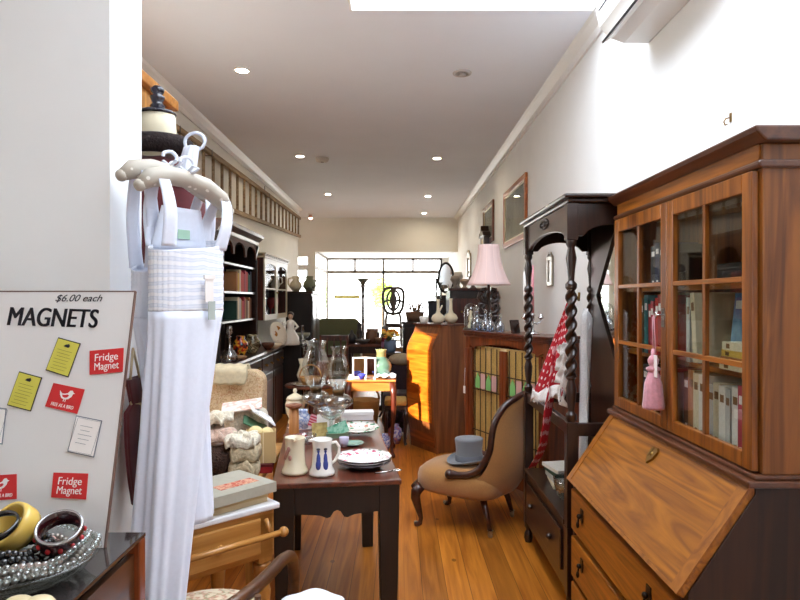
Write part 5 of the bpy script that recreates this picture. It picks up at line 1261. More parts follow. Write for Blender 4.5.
def nap(u, v):
    a = 2 * PI * u; r = .002 + .088 * v; return (r * math.cos(a), r * math.sin(a), .022 - .014 * v ** 2 + .004 * math.sin(5 * a) * v - (.003 * max(0, v - .88) / .12))
m.grid(nap, 40, 14, wrap=True); single('white_napkin', m, WHITEC, 'white folded cloth on the low stool at bottom edge of photo', 'cloth', (-.235, 1.69, .662), solid=.003)
# ------------------------------------------------------------------ big dark dresser on the left wall
DX0 = XL + .02
dr = thing('dresser', 'long dark dresser with arched rack of books on left wall', 'dresser', (DX0, 5.4, 0))
DW, DL = .51, 2.55
m = MB(); m.box(0, DW - .03, 0, DL, .0, .90); m.build('base', DARK, dr, bevel=.004)
MB().prism([(0, .90), (DW, .90), (DW + .012, .912), (DW, .932), (0, .932)], 'y', -.02, DL + .02).build('counter', wood('polished_dark_counter', (40, 22, 16), (74, 44, 32), 'y', coat=.4, rough=.35), dr)
for k in range(4):
    y = .03 + k * .63
    d = MB().box(DW - .032, DW - .012, y, y + .6, .70, .87).build('drawer', DARKY, dr, bevel=.008)
    for yy in (y + .16, y + .44): MB().tube([(DW - .012, yy - .035, .79), (DW + .012, yy - .03, .775), (DW + .016, yy, .77), (DW + .012, yy + .03, .775), (DW - .012, yy + .035, .79)], .006, 6).build('handle', BRASS, d)
    d = MB().box(DW - .032, DW - .016, y, y + .6, .06, .67).build('door', DARK, dr, bevel=.006)
    MB().box(DW - .017, DW - .008, y + .08, y + .52, .14, .59).build('raised_panel', MAHOG, d, bevel=.008)
HD = .36; H0, H1 = .12, 1.60
m = MB()
m.box(0, HD, H0, H0 + .025, .932, 2.12).box(0, HD, H1 - .025, H1, .932, 2.12).box(0, .015, H0 + .025, H1 - .025, .932, 2.12); m.build('rack_case', DARK, dr, bevel=.003)
for z in (1.30, 1.585, 1.86): MB().box(.015, HD - .01, H0 + .025, H1 - .025, z - .02, z).build('shelf', DARKY, dr)
m = MB(); m.prism([(0, 2.12), (HD + .005, 2.12), (HD + .02, 2.15), (HD + .07, 2.19), (HD + .075, 2.225), (0, 2.225)], 'y', H0 - .05, H1 + .05); m.build('cornice', wood('polished_cornice', (60, 34, 24), (104, 66, 48), 'y', coat=.4, rough=.4), dr)
n = 3; p = [(H0 + .02, 2.12), (H0 + .02, 1.99)]
w = (H1 - H0 - .04) / n
for k in range(n):
    a = H0 + .02 + k * w
    p += [(a + .022, 1.95)] + [(a + w / 2 - (w / 2 - .03) * math.cos(PI * q / 10), 1.975 + .105 * math.sin(PI * q / 10) ** .8) for q in range(11)] + [(a + w - .022, 1.95)]
p += [(H1 - .02, 1.99), (H1 - .02, 2.12)]
m = MB(); m.prism(p, 'x', HD - .012, HD + .008); m.build('arcade', wood('dull_mahogany', (58, 28, 20), (92, 50, 36), 'y', coat=0, rough=.6), dr)
for y in (H0 + .012, H1 - .012):
    m = MB(); m.lathe([(.010, 0), (.017, .02), (.012, .04), (.016, .3), (.011, .6), (.016, .8), (.012, .98), (.018, 1.0), (.01, 1.02)], (HD + .004, y, .934), 12); m.prism([(HD, 1.96), (HD + .03, 2.1), (HD, 2.12)], 'y', y - .02, y + .02); m.build('pilaster', BLACKW, dr)
bcols = ['scarlet', 'crimson', 'yellow', 'tan', 'brown', 'dark green', 'cream', 'rose', 'navy']
kk = 0
for row, z in ((0, 1.301), (1, 1.586)):
    y = 5.4 + .66 + .2
    seq = (['dark green', 'cream', 'pale grey', 'tan', 'scarlet', 'crimson', 'tan', 'brown', 'cream', 'tan', 'brown'] if row == 0 else ['tan', 'yellow', 'cream', 'scarlet', 'scarlet', 'crimson', 'rose', 'scarlet', 'dark green', 'teal', 'navy'])
    for k, c in enumerate(seq):
        th = .045 + .012 * ((k * 5) % 3); h = .19 + .013 * ((k * 7 + row) % 4)
        if y + th > 5.4 + H1 - .03: break
        m = MB(); m.box(-.14, 0, 0, th, 0, h)
        single('book', m, cloth(c), '%s book on the %s shelf of the dark dresser, %s from its left' % (c, ['lower', 'upper'][row], ords[k]), 'book', (DX0 + HD - .03, y, z), group='books on the dresser', bevel=.003)
        y += th + .002
def counter(px, Y, x=None):
    return ((px - VX) * Y / F if x is None else x, Y, .9325)
CUT = glass('cut_crystal', (225, 228, 230), 1.0, floor_=.3, rough=.12)
t = thing('decanter', 'tall cut glass decanter on the dark counter beside the nightdress', 'decanter', counter(229.5, 5.68))
MB().lathe([(0, 0), (.06, 0), (.072, .02), (.066, .07), (.03, .12), (.016, .16), (.015, .22), (.024, .235), (0, .235)], n=20, wob=.05, k=10).build('bottle', CUT, t)
MB().lathe([(.012, .235), (.014, .25), (.03, .27), (.026, .31), (.02, .33), (0, .335)], n=14, wob=.05, k=7).build('stopper', CUT, t)
def ornament(name, lab, cat, loc, prof, mat, **k):
    return single(name, MB().lathe(prof, n=22), mat, lab, cat, loc, **k)
VASE = [(0, 0), (.035, 0), (.04, .01), (.075, .07), (.07, .12), (.04, .16), (.045, .18), (.038, .18), (.03, .15), (0, .05)]
ornament('painted_vase', 'red and yellow painted vase on counter right of the decanter', 'vase', counter(240.5, 6.22), [(r * 1.0, z * 1.15) for r, z in VASE], pattern('flame_glaze', [(.4, (40, 26, 20)), (.48, (196, 60, 30)), (.55, (226, 176, 50)), (.62, (44, 30, 24))], 14, rough=.2))
ornament('painted_jug', 'mottled green and brown round vase on the dresser counter', 'vase', counter(252, 6.62), [(r * 1.25, z * 1.1) for r, z in VASE], pattern('moss_glaze', [(.4, (60, 52, 34)), (.5, (140, 134, 96)), (.58, (70, 60, 40)), (.66, (176, 160, 120))], 16, rough=.2))
single('wooden_platter', MB().lathe([(0, 0), (.06, 0), (.12, .02), (.13, .03), (.12, .03), (.05, .012), (0, .012)], n=28, sy=1.2), flat('buff_pottery', (176, 146, 112), .4), 'buff oval dish lying on counter between decanter and round vase', 'dish', counter(243.5, 5.90, -1.57))
ornament('bowl', 'small brown bowl near far end of the dresser counter', 'bowl', counter(268, 7.1), [(0, 0), (.03, 0), (.07, .05), (.08, .08), (.072, .08), (.06, .05), (0, .012)], flat('brown_glaze', (96, 60, 46), .25, coat=.4))
ornament('bowl', 'small cream bowl beside the white crescent plate on counter', 'bowl', counter(275, 7.22), [(0, 0), (.03, 0), (.08, .04), (.09, .065), (.08, .065), (.06, .03), (0, .012)], CREAMC)
t = single('plate', MB().lathe([(0, 0), (.09, 0), (.15, .012), (.152, .018), (.09, .008), (0, .008)], n=36), rim_flowers('tan_centre_plate', (232, 226, 210), (176, 120, 60), .0, .1, 12), 'white plate with tan centre standing upright at end of counter', 'plate', (-1.48, 7.62, 1.085)); t.rotation_euler = (0, 1.25, -.5)
t = thing('china_figure', 'white china lady figure at the far end of dresser counter', 'figurine', counter(290.5, 7.86))
m = MB(); m.lathe([(0, 0), (.11, 0), (.115, .03), (.1, .1), (.06, .17), (.045, .22), (.055, .27), (.05, .3), (.02, .32), (0, .32)], n=26, wob=.03, k=6)
m.tube([(.05, 0, .28), (.095, -.02, .23), (.06, -.06, .2)], .016, 8).tube([(-.05, 0, .28), (-.095, -.02, .24), (-.09, -.04, .3)], .016, 8); m.build('dress', CHINA, t)
m = MB(); m.ball((0, 0, .365), (.034, .038, .044), 16, 12).tube([(0, 0, .31), (0, 0, .34)], .014, 8).ball((0, -.038, .362), (.006, .008, .008), 8, 6); m.build('head', flat('flesh_glaze', (206, 172, 146), .3), t)
MB().ball((0, .01, .382), (.04, .042, .04), 16, 10).build('hair', flat('dark_brown_glaze', (50, 32, 26), .3), t)

# glazed wall cabinet
wc = thing('wall_cabinet', 'glazed dark wall cabinet of glassware with pale dentil cornice', 'cabinet', (XL + .002, 7.85, 1.24))
WD2, WL2, WH2 = .27, 1.62, .80
m = MB(); m.box(0, WD2, 0, .025, 0, WH2).box(0, WD2, WL2 - .025, WL2, 0, WH2).box(0, .012, .025, WL2 - .025, 0, WH2).box(.012, WD2, .025, WL2 - .025, 0, .025).box(.012, WD2, .025, WL2 - .025, WH2 - .02, WH2); m.build('case', MAHOG, wc, bevel=.003)
MB().box(.012, WD2 - .02, .025, WL2 - .025, .40, .418).build('shelf', flat('pale_shelf', (200, 190, 170), .5), wc)
m = MB(); m.box(0, WD2 + .03, -.03, WL2 + .03, WH2, WH2 + .02).box(0, WD2 + .05, -.05, WL2 + .05, WH2 + .045, WH2 + .06)
for k in range(14): m.box(WD2 + .0, WD2 + .035, -.02 + k * .122, .04 + k * .122, WH2 + .02, WH2 + .045)
m.build('dentil_cornice', flat('pale_cornice', (206, 196, 172), .35), wc)
PALEF = flat('pale_door_paint', (206, 196, 170), .35)
for a, b in ((.01, WL2 / 2 - .002), (WL2 / 2 + .002, WL2 - .01)):
    m = MB(); m.box(WD2, WD2 + .018, a, a + .06, .0, WH2).box(WD2, WD2 + .018, b - .06, b, .0, WH2).box(WD2, WD2 + .018, a + .06, b - .06, 0, .07)
    ar = [(a + .06, WH2), (a + .06, WH2 - .14)] + [(a + .06 + (b - a - .12) * (.5 - .5 * math.cos(PI * q / 10)), WH2 - .14 + .08 * math.sin(PI * q / 10) ** .7) for q in range(1, 10)] + [(b - .06, WH2 - .14), (b - .06, WH2)]
    m.prism(ar, 'x', WD2, WD2 + .018); d = m.build('door', PALEF, wc)
    MB().box(WD2 + .006, WD2 + .009, a + .058, b - .058, .065, WH2 - .06).build('pane', glass('thin_cabinet_glass', (250, 250, 250), .12, floor_=.01), d)
    MB().box(WD2 + .004, WD2 + .016, a + .058, b - .058, .40, .418).build('glazing_bar', PALEF, d)
    MB().ball((WD2 + .026, (b - .03) if a < .1 else (a + .03), .36), .012, 8, 6).build('knob', BRASS, d)
gl = 0
for (y, z, c, lab) in ((.22, .0255, 'red', 'red glass goblet on the lower shelf of wall cabinet, left door'), (.52, .0255, 'clear', 'clear goblet on the lower shelf of wall cabinet, left door'), (1.06, .0255, 'red', 'red glass goblet at left of lower shelf behind right door'), (1.36, .0255, 'red', 'red glass goblet at right of lower shelf behind right door'),
                       (.25, .4185, 'clear', 'clear glass jug on the upper shelf behind left door'), (.55, .4185, 'white', 'white cup on the upper shelf behind left door'), (1.08, .4185, 'clear', 'clear glass goblet on the upper shelf behind right door'), (1.38, .4185, 'white', 'white china jug on the upper shelf behind right door')):
    mat = {'red': flat('ruby_glass', (150, 40, 44), .1, coat=.5), 'clear': CUT, 'white': CHINA}[c]
    m = MB(); m.lathe([(0, 0), (.05, 0), (.045, .01), (.012, .03), (.012, .1), (.05, .15), (.06, .21), (.055, .27), (.05, .27), (.045, .18), (0, .13)], n=18) if c != 'white' else m.lathe([(0, 0), (.05, 0), (.075, .06), (.06, .15), (.05, .2), (.06, .22), (.05, .22), (0, .06)], n=18).tube([(.05, 0, .18), (.1, 0, .17), (.11, 0, .1), (.06, 0, .06)], .01, 6)
    single('goblet' if c != 'white' else 'china_jug', m, mat, lab, 'glassware' if c != 'white' else 'jug', (XL + .15, 7.85 + y, 1.24 + z), group='glass and china in the wall cabinet')

# tall dark cupboard and chest beyond
tc2 = thing('cupboard', 'tall dark cupboard with jugs on top near the shop window', 'cupboard', (-1.76, 9.72, 0))
m = MB(); m.box(0, .40, 0, .9, .08, 1.60); m.build('carcass', BLACKW, tc2, bevel=.004)
MB().box(-.02, .43, -.03, .93, 1.60, 1.635).build('top', DARK, tc2, bevel=.005); MB().box(.01, .38, .02, .88, 0, .08).build('plinth', DARK, tc2)
for a, b in ((.03, .445), (.455, .87)):
    d = MB().box(.40, .418, a, b, .12, 1.56).build('door', DARK, tc2, bevel=.005)
    MB().box(.416, .424, a + .06, b - .06, .2, .8).build('raised_panel', DARK, d, bevel=.006); MB().box(.416, .424, a + .06, b - .06, .88, 1.48).build('raised_panel', DARK, d, bevel=.006)
    MB().ball((.43, b - .03 if a < .1 else a + .03, .85), .012, 8, 6).build('knob', BRASS, d)
for k, (x, y, s, mat, lab) in enumerate(((-1.62, 9.85, 1.0, CREAMC, 'cream jug at the left on top of the tall dark cupboard'), (-1.42, 9.95, 1.12, flat('green_glaze', (126, 134, 104), .3, coat=.4), 'green glazed round vase on top of the tall dark cupboard'))):
    m = MB(); m.lathe([(0, 0), (.05 * s, 0), (.10 * s, .07 * s), (.09 * s, .13 * s), (.05 * s, .18 * s), (.06 * s, .22 * s), (.05 * s, .22 * s), (0, .08)], n=24)
    if not k: m.lathe([(.05, .18), (.06, .24), (.05, .24), (.04, .18)], n=20).tube([(-.05, 0, .22), (-.12, 0, .2), (-.12, 0, .12), (-.08, 0, .06)], .014, 8)
    single('jug' if not k else 'vase', m, mat, lab, 'jug' if not k else 'vase', (x, y, 1.636))
single('trumpet_vase', MB().lathe([(0, 0), (.045, 0), (.02, .03), (.025, .1), (.07, .2), (.06, .2), (0, .06)], n=22), flat('dark_green_glaze', (58, 66, 50), .3), 'dark flared vase at right on top of tall dark cupboard', 'vase', (-1.42, 10.35, 1.636))
single('china_animal', MB().ball((0, 0, .035), (.05, .03, .035), 12, 8).ball((.05, 0, .065), (.022, .018, .02), 10, 8).tube([(-.045, 0, .04), (-.07, 0, .07)], .006, 6), flat('slate_glaze', (70, 74, 64), .3), 'small dark animal ornament at the front corner of cupboard top', 'ornament', (-1.385, 9.735, 1.636))
ch = thing('chest_of_drawers', 'black chest of drawers with shiny fronts beyond the dresser', 'chest of drawers', (-1.62, 8.12, 0))
m = MB(); m.box(0, .35, 0, 1.2, .06, .90).box(.02, .33, .03, 1.17, 0, .06); m.build('carcass', BLACKW, ch, bevel=.004)
MB().box(-.01, .375, -.02, 1.22, .90, .925).build('top', flat('black_polish', (22, 18, 18), .12, coat=.8), ch, bevel=.004)
for k in range(5):
    z = .09 + k * .162
    d = MB().box(.35, .372, .02, 1.18, z, z + .15).build('drawer', flat('black_polish', (22, 18, 18), .12, coat=.8), ch, bevel=.012)
    for y in (.3, .9): MB().tube([(.37, y - .05, z + .08), (.39, y - .04, z + .07), (.39, y + .04, z + .07), (.37, y + .05, z + .08)], .006, 6).build('handle', CHROME, d)
single('china_bowl', MB().lathe([(0, 0), (.05, 0), (.1, .05), (.11, .08), (.1, .08), (.08, .05), (0, .012)], n=24), CHINA, 'white china bowl on the near end of black chest of drawers', 'bowl', (-1.43, 8.28, .926))
single('metal_candlestick', MB().lathe([(0, 0), (.05, 0), (.02, .02), (.012, .1), (.02, .12), (.012, .2), (.024, .21), (0, .22)], n=16), CHROME, 'bright metal candlestick on black chest of drawers', 'candlestick', (-1.35, 8.75, .926))
single('bowl', MB().lathe([(0, 0), (.06, 0), (.12, .05), (.13, .09), (.12, .09), (.1, .05), (0, .012)], n=24), flat('pale_green_glaze', (168, 170, 150), .3), 'pale green bowl at the far end of black chest of drawers', 'bowl', (-1.42, 9.1, .926))

# floral armchair
ac = thing('armchair', 'upholstered floral armchair in sand fabric before the dark dresser', 'armchair', (-1.26, 4.05, 0))
TAP = pattern('sand_tapestry', [(.0, (214, 190, 150)), (.44, (220, 198, 160)), (.5, (186, 150, 108)), (.56, (226, 208, 174)), (.64, (196, 156, 118))], 40, detail=4)
def slab(w, d, h, r=.06):
    return [(-w / 2, 0), (w / 2, 0), (w / 2, h - r)] + [(w / 2 - r + r * math.cos(a * PI / 12), h - r + r * math.sin(a * PI / 12)) for a in range(1, 6)] + [(w / 2 - r, h), (-w / 2 + r, h)] + [(-w / 2 + r - r * math.sin(a * PI / 12), h - r + r * math.cos(a * PI / 12)) for a in range(1, 6)] + [(-w / 2, h - r)]
m = MB(); m.M = Matrix.Translation((0, .18, .30)) @ Matrix.Rotation(-.06, 4, 'X'); m.prism(slab(.66, 0, .72, .09), 'y', 0, .17); m.build('backrest', TAP, ac, bevel=.03)
MB().box(-.31, .31, -.42, .24, .14, .34).build('seat_base', TAP, ac, bevel=.02)
m = MB(); m.box(-.25, .25, -.43, .17, .342, .46); m.build('seat_cushion', TAP, ac, bevel=.04)
for s in (-1, 1):
    m = MB(); m.M = Matrix.Translation((s * .31, 0, 0)); m.prism([(-.05, .14), (.05, .14), (.05, .50), (.085, .55), (.07, .61), (0, .635), (-.07, .61), (-.085, .55), (-.05, .50)], 'y', -.42, .17); m.build('arm', TAP, ac, bevel=.015)
    for y in (-.38, .2): MB().taper((s * .27, y), (.018, .018), (.026, .026), 0, .14).build('leg', MAHOG, ac)
m = MB()
def throw(u, v):
    y = .10 - .02 + (.06 if v > .5 else 0); return (.0 + .22 * u + .02 * math.sin(v * 9), .19 + .155 * min(1, max(0, (v - .3) / .3)) - .035 * (v < .3) , 1.045 - (.12 * (.3 - v) / .3 if v < .3 else 0) - (.14 * (v - .6) / .4 if v > .6 else 0) + .004 * math.sin(u * 20))
m.grid(throw, 16, 20)
single('throw', m, flat('ecru_cloth', (206, 196, 166), .9, noise=.1), 'pale ecru cloth draped over the top of floral armchair', 'cloth', (-1.26, 4.05, 0), solid=.01)

# ------------------------------------------------------------------ middle of the shop
st = thing('card_table', 'small walnut table with sunlit apron and curved legs', 'table', (-.26, 6.08, 0))
SUNW = wood('honey_walnut', (140, 76, 26), (196, 122, 56), 'x', .6, coat=.5)
MB().box(-.24, .24, -.23, .23, .725, .745).build('tabletop', SUNW, st, bevel=.006)
m = MB(); m.box(-.215, .215, -.205, -.19, .635, .725).box(-.215, .215, .19, .205, .635, .725).box(-.215, -.2, -.19, .19, .635, .725).box(.2, .215, -.19, .19, .635, .725); m.build('apron', SUNW, st, bevel=.003)
for x in (-.2, .2):
    for y in (-.19, .19):
        P, r_ = cabriole(x, y, .725, .02 * (1 if x > 0 else -1), .02 * (1 if y > 0 else -1), .028, .014); MB().tube(P, r_, 10).build('leg', MAHOG, st)
t = thing('toilet_mirror', 'small folding mirror with white frame standing on the card table', 'mirror', (-.44, 6.0, .7455), .3)
def mp(w, h):
    m = MB(); f = .012; m.box(0, f, -.006, .006, 0, h).box(w - f, w, -.006, .006, 0, h).box(f, w - f, -.006, .006, 0, f).box(f, w - f, -.006, .006, h - f, h); return m
a = mp(.13, .20).build('mirror_frame', WHITEP, t); MB().box(.012, .118, -.002, .002, .012, .188).build('mirror_glass', MIRR, a)
a = mp(.12, .20); a.M = Matrix(); a = a.build('mirror_wing', WHITEP, t); a.location = (.135, 0, 0); a.rotation_euler = (0, 0, -.9)
MB().box(.012, .108, -.002, .002, .012, .188).build('mirror_glass', MIRR, a)
ornament('glass_ornament', 'small deep blue glass dish before the folding mirror', 'dish', (-.345, 5.92, .7455), [(0, 0), (.02, 0), (.035, .03), (.045, .05), (.04, .05), (.03, .025), (0, .01)], flat('cobalt_glass', (50, 60, 170), .1, coat=.6))
t = thing('globe_vase', 'round pale green iridescent glass vase on the card table', 'vase', (-.165, 6.08, .7455))
MB().lathe([(0, 0), (.04, 0), (.07, .02), (.1, .07), (.105, .11), (.09, .155), (.055, .185), (.048, .20)], n=32).build('globe', flat('iridescent_green', (92, 122, 106), .12, coat=.5, noise=.15, sc=8), t)
MB().lathe([(.048, .198), (.046, .24), (.056, .27), (.05, .27), (.04, .24), (.04, .2)], n=28).build('neck', flat('straw_glass', (128, 124, 82), .15, coat=.4), t)
m = MB()
def nap2(u, v): return (-.09 + .18 * u, -.13 + .22 * v - .02 * u, .012 + .022 * math.sin(u * 7 + v * 3) ** 2 + .012 * math.cos(v * 9) ** 2)
m.grid(nap2, 20, 20); single('white_cloth', m, WHITEC, 'white cloth heaped on the right of the card table', 'cloth', (-.11, 6.0, .7455), solid=.006)
# stool with yellow seat, ginger jars, basket
t = thing('stool', 'low stool with yellow seat and dark curved legs by walnut cabinet', 'stool', (-.03, 6.52, 0))
MB().box(-.11, .12, -.15, .15, .41, .47).build('seat', flat('yellow_brocade', (206, 170, 92), .8, noise=.1), t, bevel=.02)
MB().box(-.105, .115, -.145, .145, .365, .41).build('frame', DARK, t)
for x in (-.09, .10):
    for y in (-.13, .13):
        P, r_ = cabriole(x, y, .37, .012 * (1 if x > 0 else -1), .012 * (1 if y > 0 else -1), .022, .013); MB().tube(P, r_, 8).build('leg', DARK, t)
single('ginger_jar', MB().lathe([(0, 0), (.05, 0), (.085, .1), (.08, .17), (.045, .21), (.05, .235), (0, .24)], n=22), pattern('ginger_blue', [(.42, (210, 220, 238)), (.5, (70, 96, 190)), (.6, (190, 206, 236))], 26, rough=.15), 'blue and white ginger jar on floor left of yellow stool', 'jar', (-.13, 6.20, 0)).scale = (.68, .68, .7)
single('ginger_jar', MB().lathe([(0, 0), (.05, 0), (.075, .08), (.07, .15), (.04, .18), (.045, .2), (0, .205)], n=22), pattern('ginger_pink', [(.42, (206, 190, 200)), (.5, (96, 100, 180)), (.6, (196, 130, 130))], 26, rough=.15), 'blue and pink china jar on the floor beneath yellow stool', 'jar', (-.03, 6.50, 0))
t = thing('basket', 'tan wicker basket on floor behind the card table', 'basket', (-.37, 6.75, 0))
WIC = pattern('wicker', [(.4, (150, 100, 50)), (.6, (206, 156, 92))], 30, 'wave', .8, 3)
MB().lathe([(0, 0), (.13, 0), (.17, .42), (.16, .42), (.12, .02), (0, .02)], n=28, wob=.015, k=14).build('body', WIC, t)
m = MB(); m.tube([(.165 * math.cos(k * PI / 10), 0, .42 + .17 * math.sin(k * PI / 10)) for k in range(11)], .012, 8); m.build('handle', WIC, t)
DRK = flat('dark_cloth', (40, 32, 40), .9, noise=.3, sc=20)
t = single('dark_bundle', MB().ball((0, 0, .17), (.15, .16, .17), 20, 12), pattern('dark_floral_cloth', [(.45, (34, 26, 34)), (.55, (70, 44, 70)), (.62, (38, 30, 38))], 14), 'dark cloth bundle on the floor under the card table', 'bundle', (-.03, 6.92, 0))

lc = thing('low_chair', 'low dark upholstered chair with beige rounded back behind yellow stool', 'chair', (.02, 7.33, 0))
DKF = flat('dark_plum_velvet', (52, 34, 44), .9, sheen=.2, noise=.15, sc=30)
MB().box(-.2, .2, -.2, .2, .16, .42).build('seat', DKF, lc, bevel=.04)
m = MB(); m.M = Matrix.Translation((0, .16, .3)); m.prism(slab(.40, 0, .46, .14), 'y', 0, .12); m.build('backrest', DKF, lc, bevel=.03)
m = MB(); m.ball((.02, .20, .78), (.16, .12, .075), 20, 12); m.build('head_cushion', flat('beige_cushion', (166, 152, 128), .9, noise=.1), lc)
for x in (-.16, .16):
    for y in (-.16, .2): MB().taper((x, y), (.018, .018), (.026, .026), 0, .17).build('leg', DARK, lc)

ot = thing('occasional_table', 'small dark tripod table of oddments left of the card table', 'table', (-.80, 5.75, 0))
MB().lathe([(0, .70), (.24, .70), (.25, .71), (.24, .722), (0, .722)], n=36).build('top', MAHOGY, ot)
MB().lathe([(.03, .2), (.045, .26), (.025, .36), (.03, .55), (.05, .66), (.06, .70)], n=18).build('column', MAHOG, ot)
for a in (90, 210, 330):
    c_, s_ = math.cos(math.radians(a)), math.sin(math.radians(a)); MB().tube([(c_ * .02, s_ * .02, .26), (c_ * .12, s_ * .12, .2), (c_ * .2, s_ * .2, .06), (c_ * .25, s_ * .25, .012)], [.022, .02, .015, .012], 8).build('leg', MAHOG, ot)
ornament('stoneware_jar', 'red brown stoneware jar on small tripod table', 'jar', (-.72, 5.85, .7225), [(0, 0), (.05, 0), (.075, .06), (.07, .14), (.045, .18), (.05, .2), (0, .2)], flat('red_stoneware', (116, 62, 44), .35))
ornament('cream_vase', 'cream ribbed vase at the back of small tripod table', 'vase', (-.90, 5.88, .7225), [(0, 0), (.04, 0), (.06, .07), (.03, .16), (.045, .22), (.038, .22), (0, .1)], CREAMC)
t = single('silver_tray', MB().lathe([(0, 0), (.12, 0), (.14, .012), (.135, .016), (.118, .006), (0, .006)], n=36, sx=1.3), SILVER, 'oval silver tray lying on the small tripod table', 'tray', (-.80, 5.66, .7225))
bk = thing('bread_basket', 'small wicker basket with hoop handle on the silver tray', 'basket', (-.80, 5.66, .7295))
MB().lathe([(0, 0), (.07, 0), (.10, .07), (.094, .07), (.066, .01), (0, .01)], n=24, wob=.015, k=12).build('body', WIC, bk); m = MB(); m.tube([(.098 * math.cos(k * PI / 10), 0, .07 + .11 * math.sin(k * PI / 10)) for k in range(11)], .007, 8); m.build('handle', WIC, bk)

# back of the shop, dark against the window
gc = thing('armchair', 'dull green upholstered armchair seen against the shop window', 'armchair', (-1.11, 11.2, 0))
GRT = flat('green_velvet', (96, 100, 72), .9, sheen=.3, noise=.1, sc=60)
m = MB(); m.M = Matrix.Translation((0, .18, .3)); m.prism(slab(.8, 0, .86, .12), 'y', 0, .2); m.build('backrest', GRT, gc, bevel=.03)
MB().box(-.36, .36, -.45, .2, .12, .44).build('seat', GRT, gc, bevel=.04)
for s in (-1, 1):
    MB().box(s * .38 - .08, s * .38 + .08, -.45, .18, .12, .66).build('arm', GRT, gc, bevel=.05)
    for y in (-.38, .28): MB().taper((s * .33, y), (.02, .02), (.03, .03), 0, .12).build('leg', DARK, gc)
t = thing('torchere', 'dark torchere floor lamp with leafy top in the shop window', 'floor lamp', (-.82, 14.5, .4505))
MB().lathe([(0, 0), (.16, 0), (.15, .03), (.05, .06), (.03, .1), (0, .1)], n=24).build('base', DARK, t)
MB().lathe([(.04, .08), (.032, .5), (.05, .55), (.034, .6), (.03, 1.1), (.048, 1.14), (.03, 1.18), (.045, 1.32), (.06, 1.4), (0, 1.4)], n=16).build('stem', DARK, t)
MB().lathe([(.03, 1.38), (.06, 1.45), (.12, 1.52), (.17, 1.545), (.16, 1.555), (.1, 1.53), (0, 1.46)], n=32, wob=.1, k=8).build('leaf_bowl', flat('bronze_leaf', (60, 62, 48), .5), t)
bc = thing('balloon_chair', 'dark balloon back chair raised up in the shop window', 'chair', (-.11, 14.5, .4505))
BCW = wood('dark_chair_wood', (40, 30, 26), (70, 54, 46), 'z')
m = MB(); ol = [(-.14, -.0, .74), (-.21, 0, .86), (-.24, 0, 1.05), (-.235, 0, 1.22), (-.18, 0, 1.31), (-.08, 0, 1.335), (0, 0, 1.325), (.08, 0, 1.335), (.18, 0, 1.31), (.235, 0, 1.22), (.24, 0, 1.05), (.21, 0, .86), (.14, 0, .74)]
m.tube(smooth_path(ol), .036, 10); m.tube([(-.14, 0, .75), (0, 0, .72), (.14, 0, .75)], .034, 8); m.build('back_frame', BCW, bc)
m = MB(); m.prism([(-.035, .74), (.035, .74), (.04, .84), (.085, .98), (.08, 1.10), (.045, 1.2), (.07, 1.32), (-.07, 1.32), (-.045, 1.2), (-.08, 1.10), (-.085, .98), (-.04, .84)], 'y', -.01, .01)
for s in (-1, 1): m.tube(smooth_path([(s * .03, 0, .80), (s * .12, 0, .92), (s * .15, 0, 1.08), (s * .1, 0, 1.22), (s * .04, 0, 1.28)]), .028, 8).tube(smooth_path([(s * .05, 0, 1.0), (s * .13, 0, 1.05), (s * .21, 0, 1.0)]), .024, 8)
m.build('carved_splat', BCW, bc)
m = MB(); m.prism([(-.2, -.42), (.2, -.42), (.24, -.36), (.2, .02), (-.2, .02), (-.24, -.36)], 'z', .42, .47); m.build('seat', BCW, bc, bevel=.01)
MB().box(-.18, .18, -.4, 0, .471, .505).build('seat_pad', flat('dark_pad', (70, 58, 56), .9), bc, bevel=.015)
for s in (-1, 1):
    m = MB(); m.tube([(s * .14, 0, .75), (s * .17, .0, .62), (s * .18, 0, .46), (s * .18, .03, .2), (s * .19, .06, .004)], .03, 8); m.build('rear_leg', BCW, bc)
    P, r_ = cabriole(s * .19, -.38, .43, s * .015, -.02, .026, .016); MB().tube(P, r_, 8).build('front_leg', BCW, bc)
# long dark table of bric-a-brac
lt = thing('long_table', 'long dark table of oddments across the back of the shop', 'table', (-.42, 9.55, 0))
MB().box(-.36, .36, -.3, .3, .80, .84).build('tabletop', MAHOGY, lt, bevel=.005)
MB().box(-.33, .33, -.27, .27, .70, .80).build('apron', DARK, lt)
for x in (-.31, .31):
    for y in (-.25, .25): MB().taper((x, y), (.022, .022), (.032, .032), 0, .70).build('leg', DARK, lt)
odd = [('dark_pot', 'dark lidded pot at left end of the long back table', 'pot', -.70, 9.4, [(0, 0), (.05, 0), (.08, .07), (.06, .13), (.03, .15), (.02, .2), (0, .21)], (44, 44, 50)),
       ('bronze_figure', 'dark bronze figure on the long back table', 'figure', -.60, 9.65, [(0, 0), (.06, 0), (.05, .03), (.03, .06), (.05, .14), (.035, .2), (.03, .24), (.04, .28), (0, .32)], (52, 48, 52)),
       ('brown_jar', 'brown stoneware jar in the middle of the long back table', 'jar', -.40, 9.45, [(0, 0), (.07, 0), (.09, .08), (.08, .17), (.05, .2), (.055, .22), (0, .22)], (120, 84, 62)),
       ('grey_jug', 'grey jug behind the brown jar on back table', 'jug', -.20, 9.7, [(0, 0), (.06, 0), (.08, .08), (.05, .18), (.06, .24), (0, .24)], (96, 96, 104)),
       ('pewter_bowl', 'low pewter bowl at the front of the long back table', 'bowl', -.53, 9.33, [(0, 0), (.04, 0), (.1, .04), (.11, .07), (.1, .07), (0, .02)], (110, 108, 110)),
       ('tan_bowl', 'tan bowl at the right front of long back table', 'bowl', -.25, 9.36, [(0, 0), (.04, 0), (.09, .05), (.1, .09), (.09, .09), (0, .03)], (150, 116, 92))]
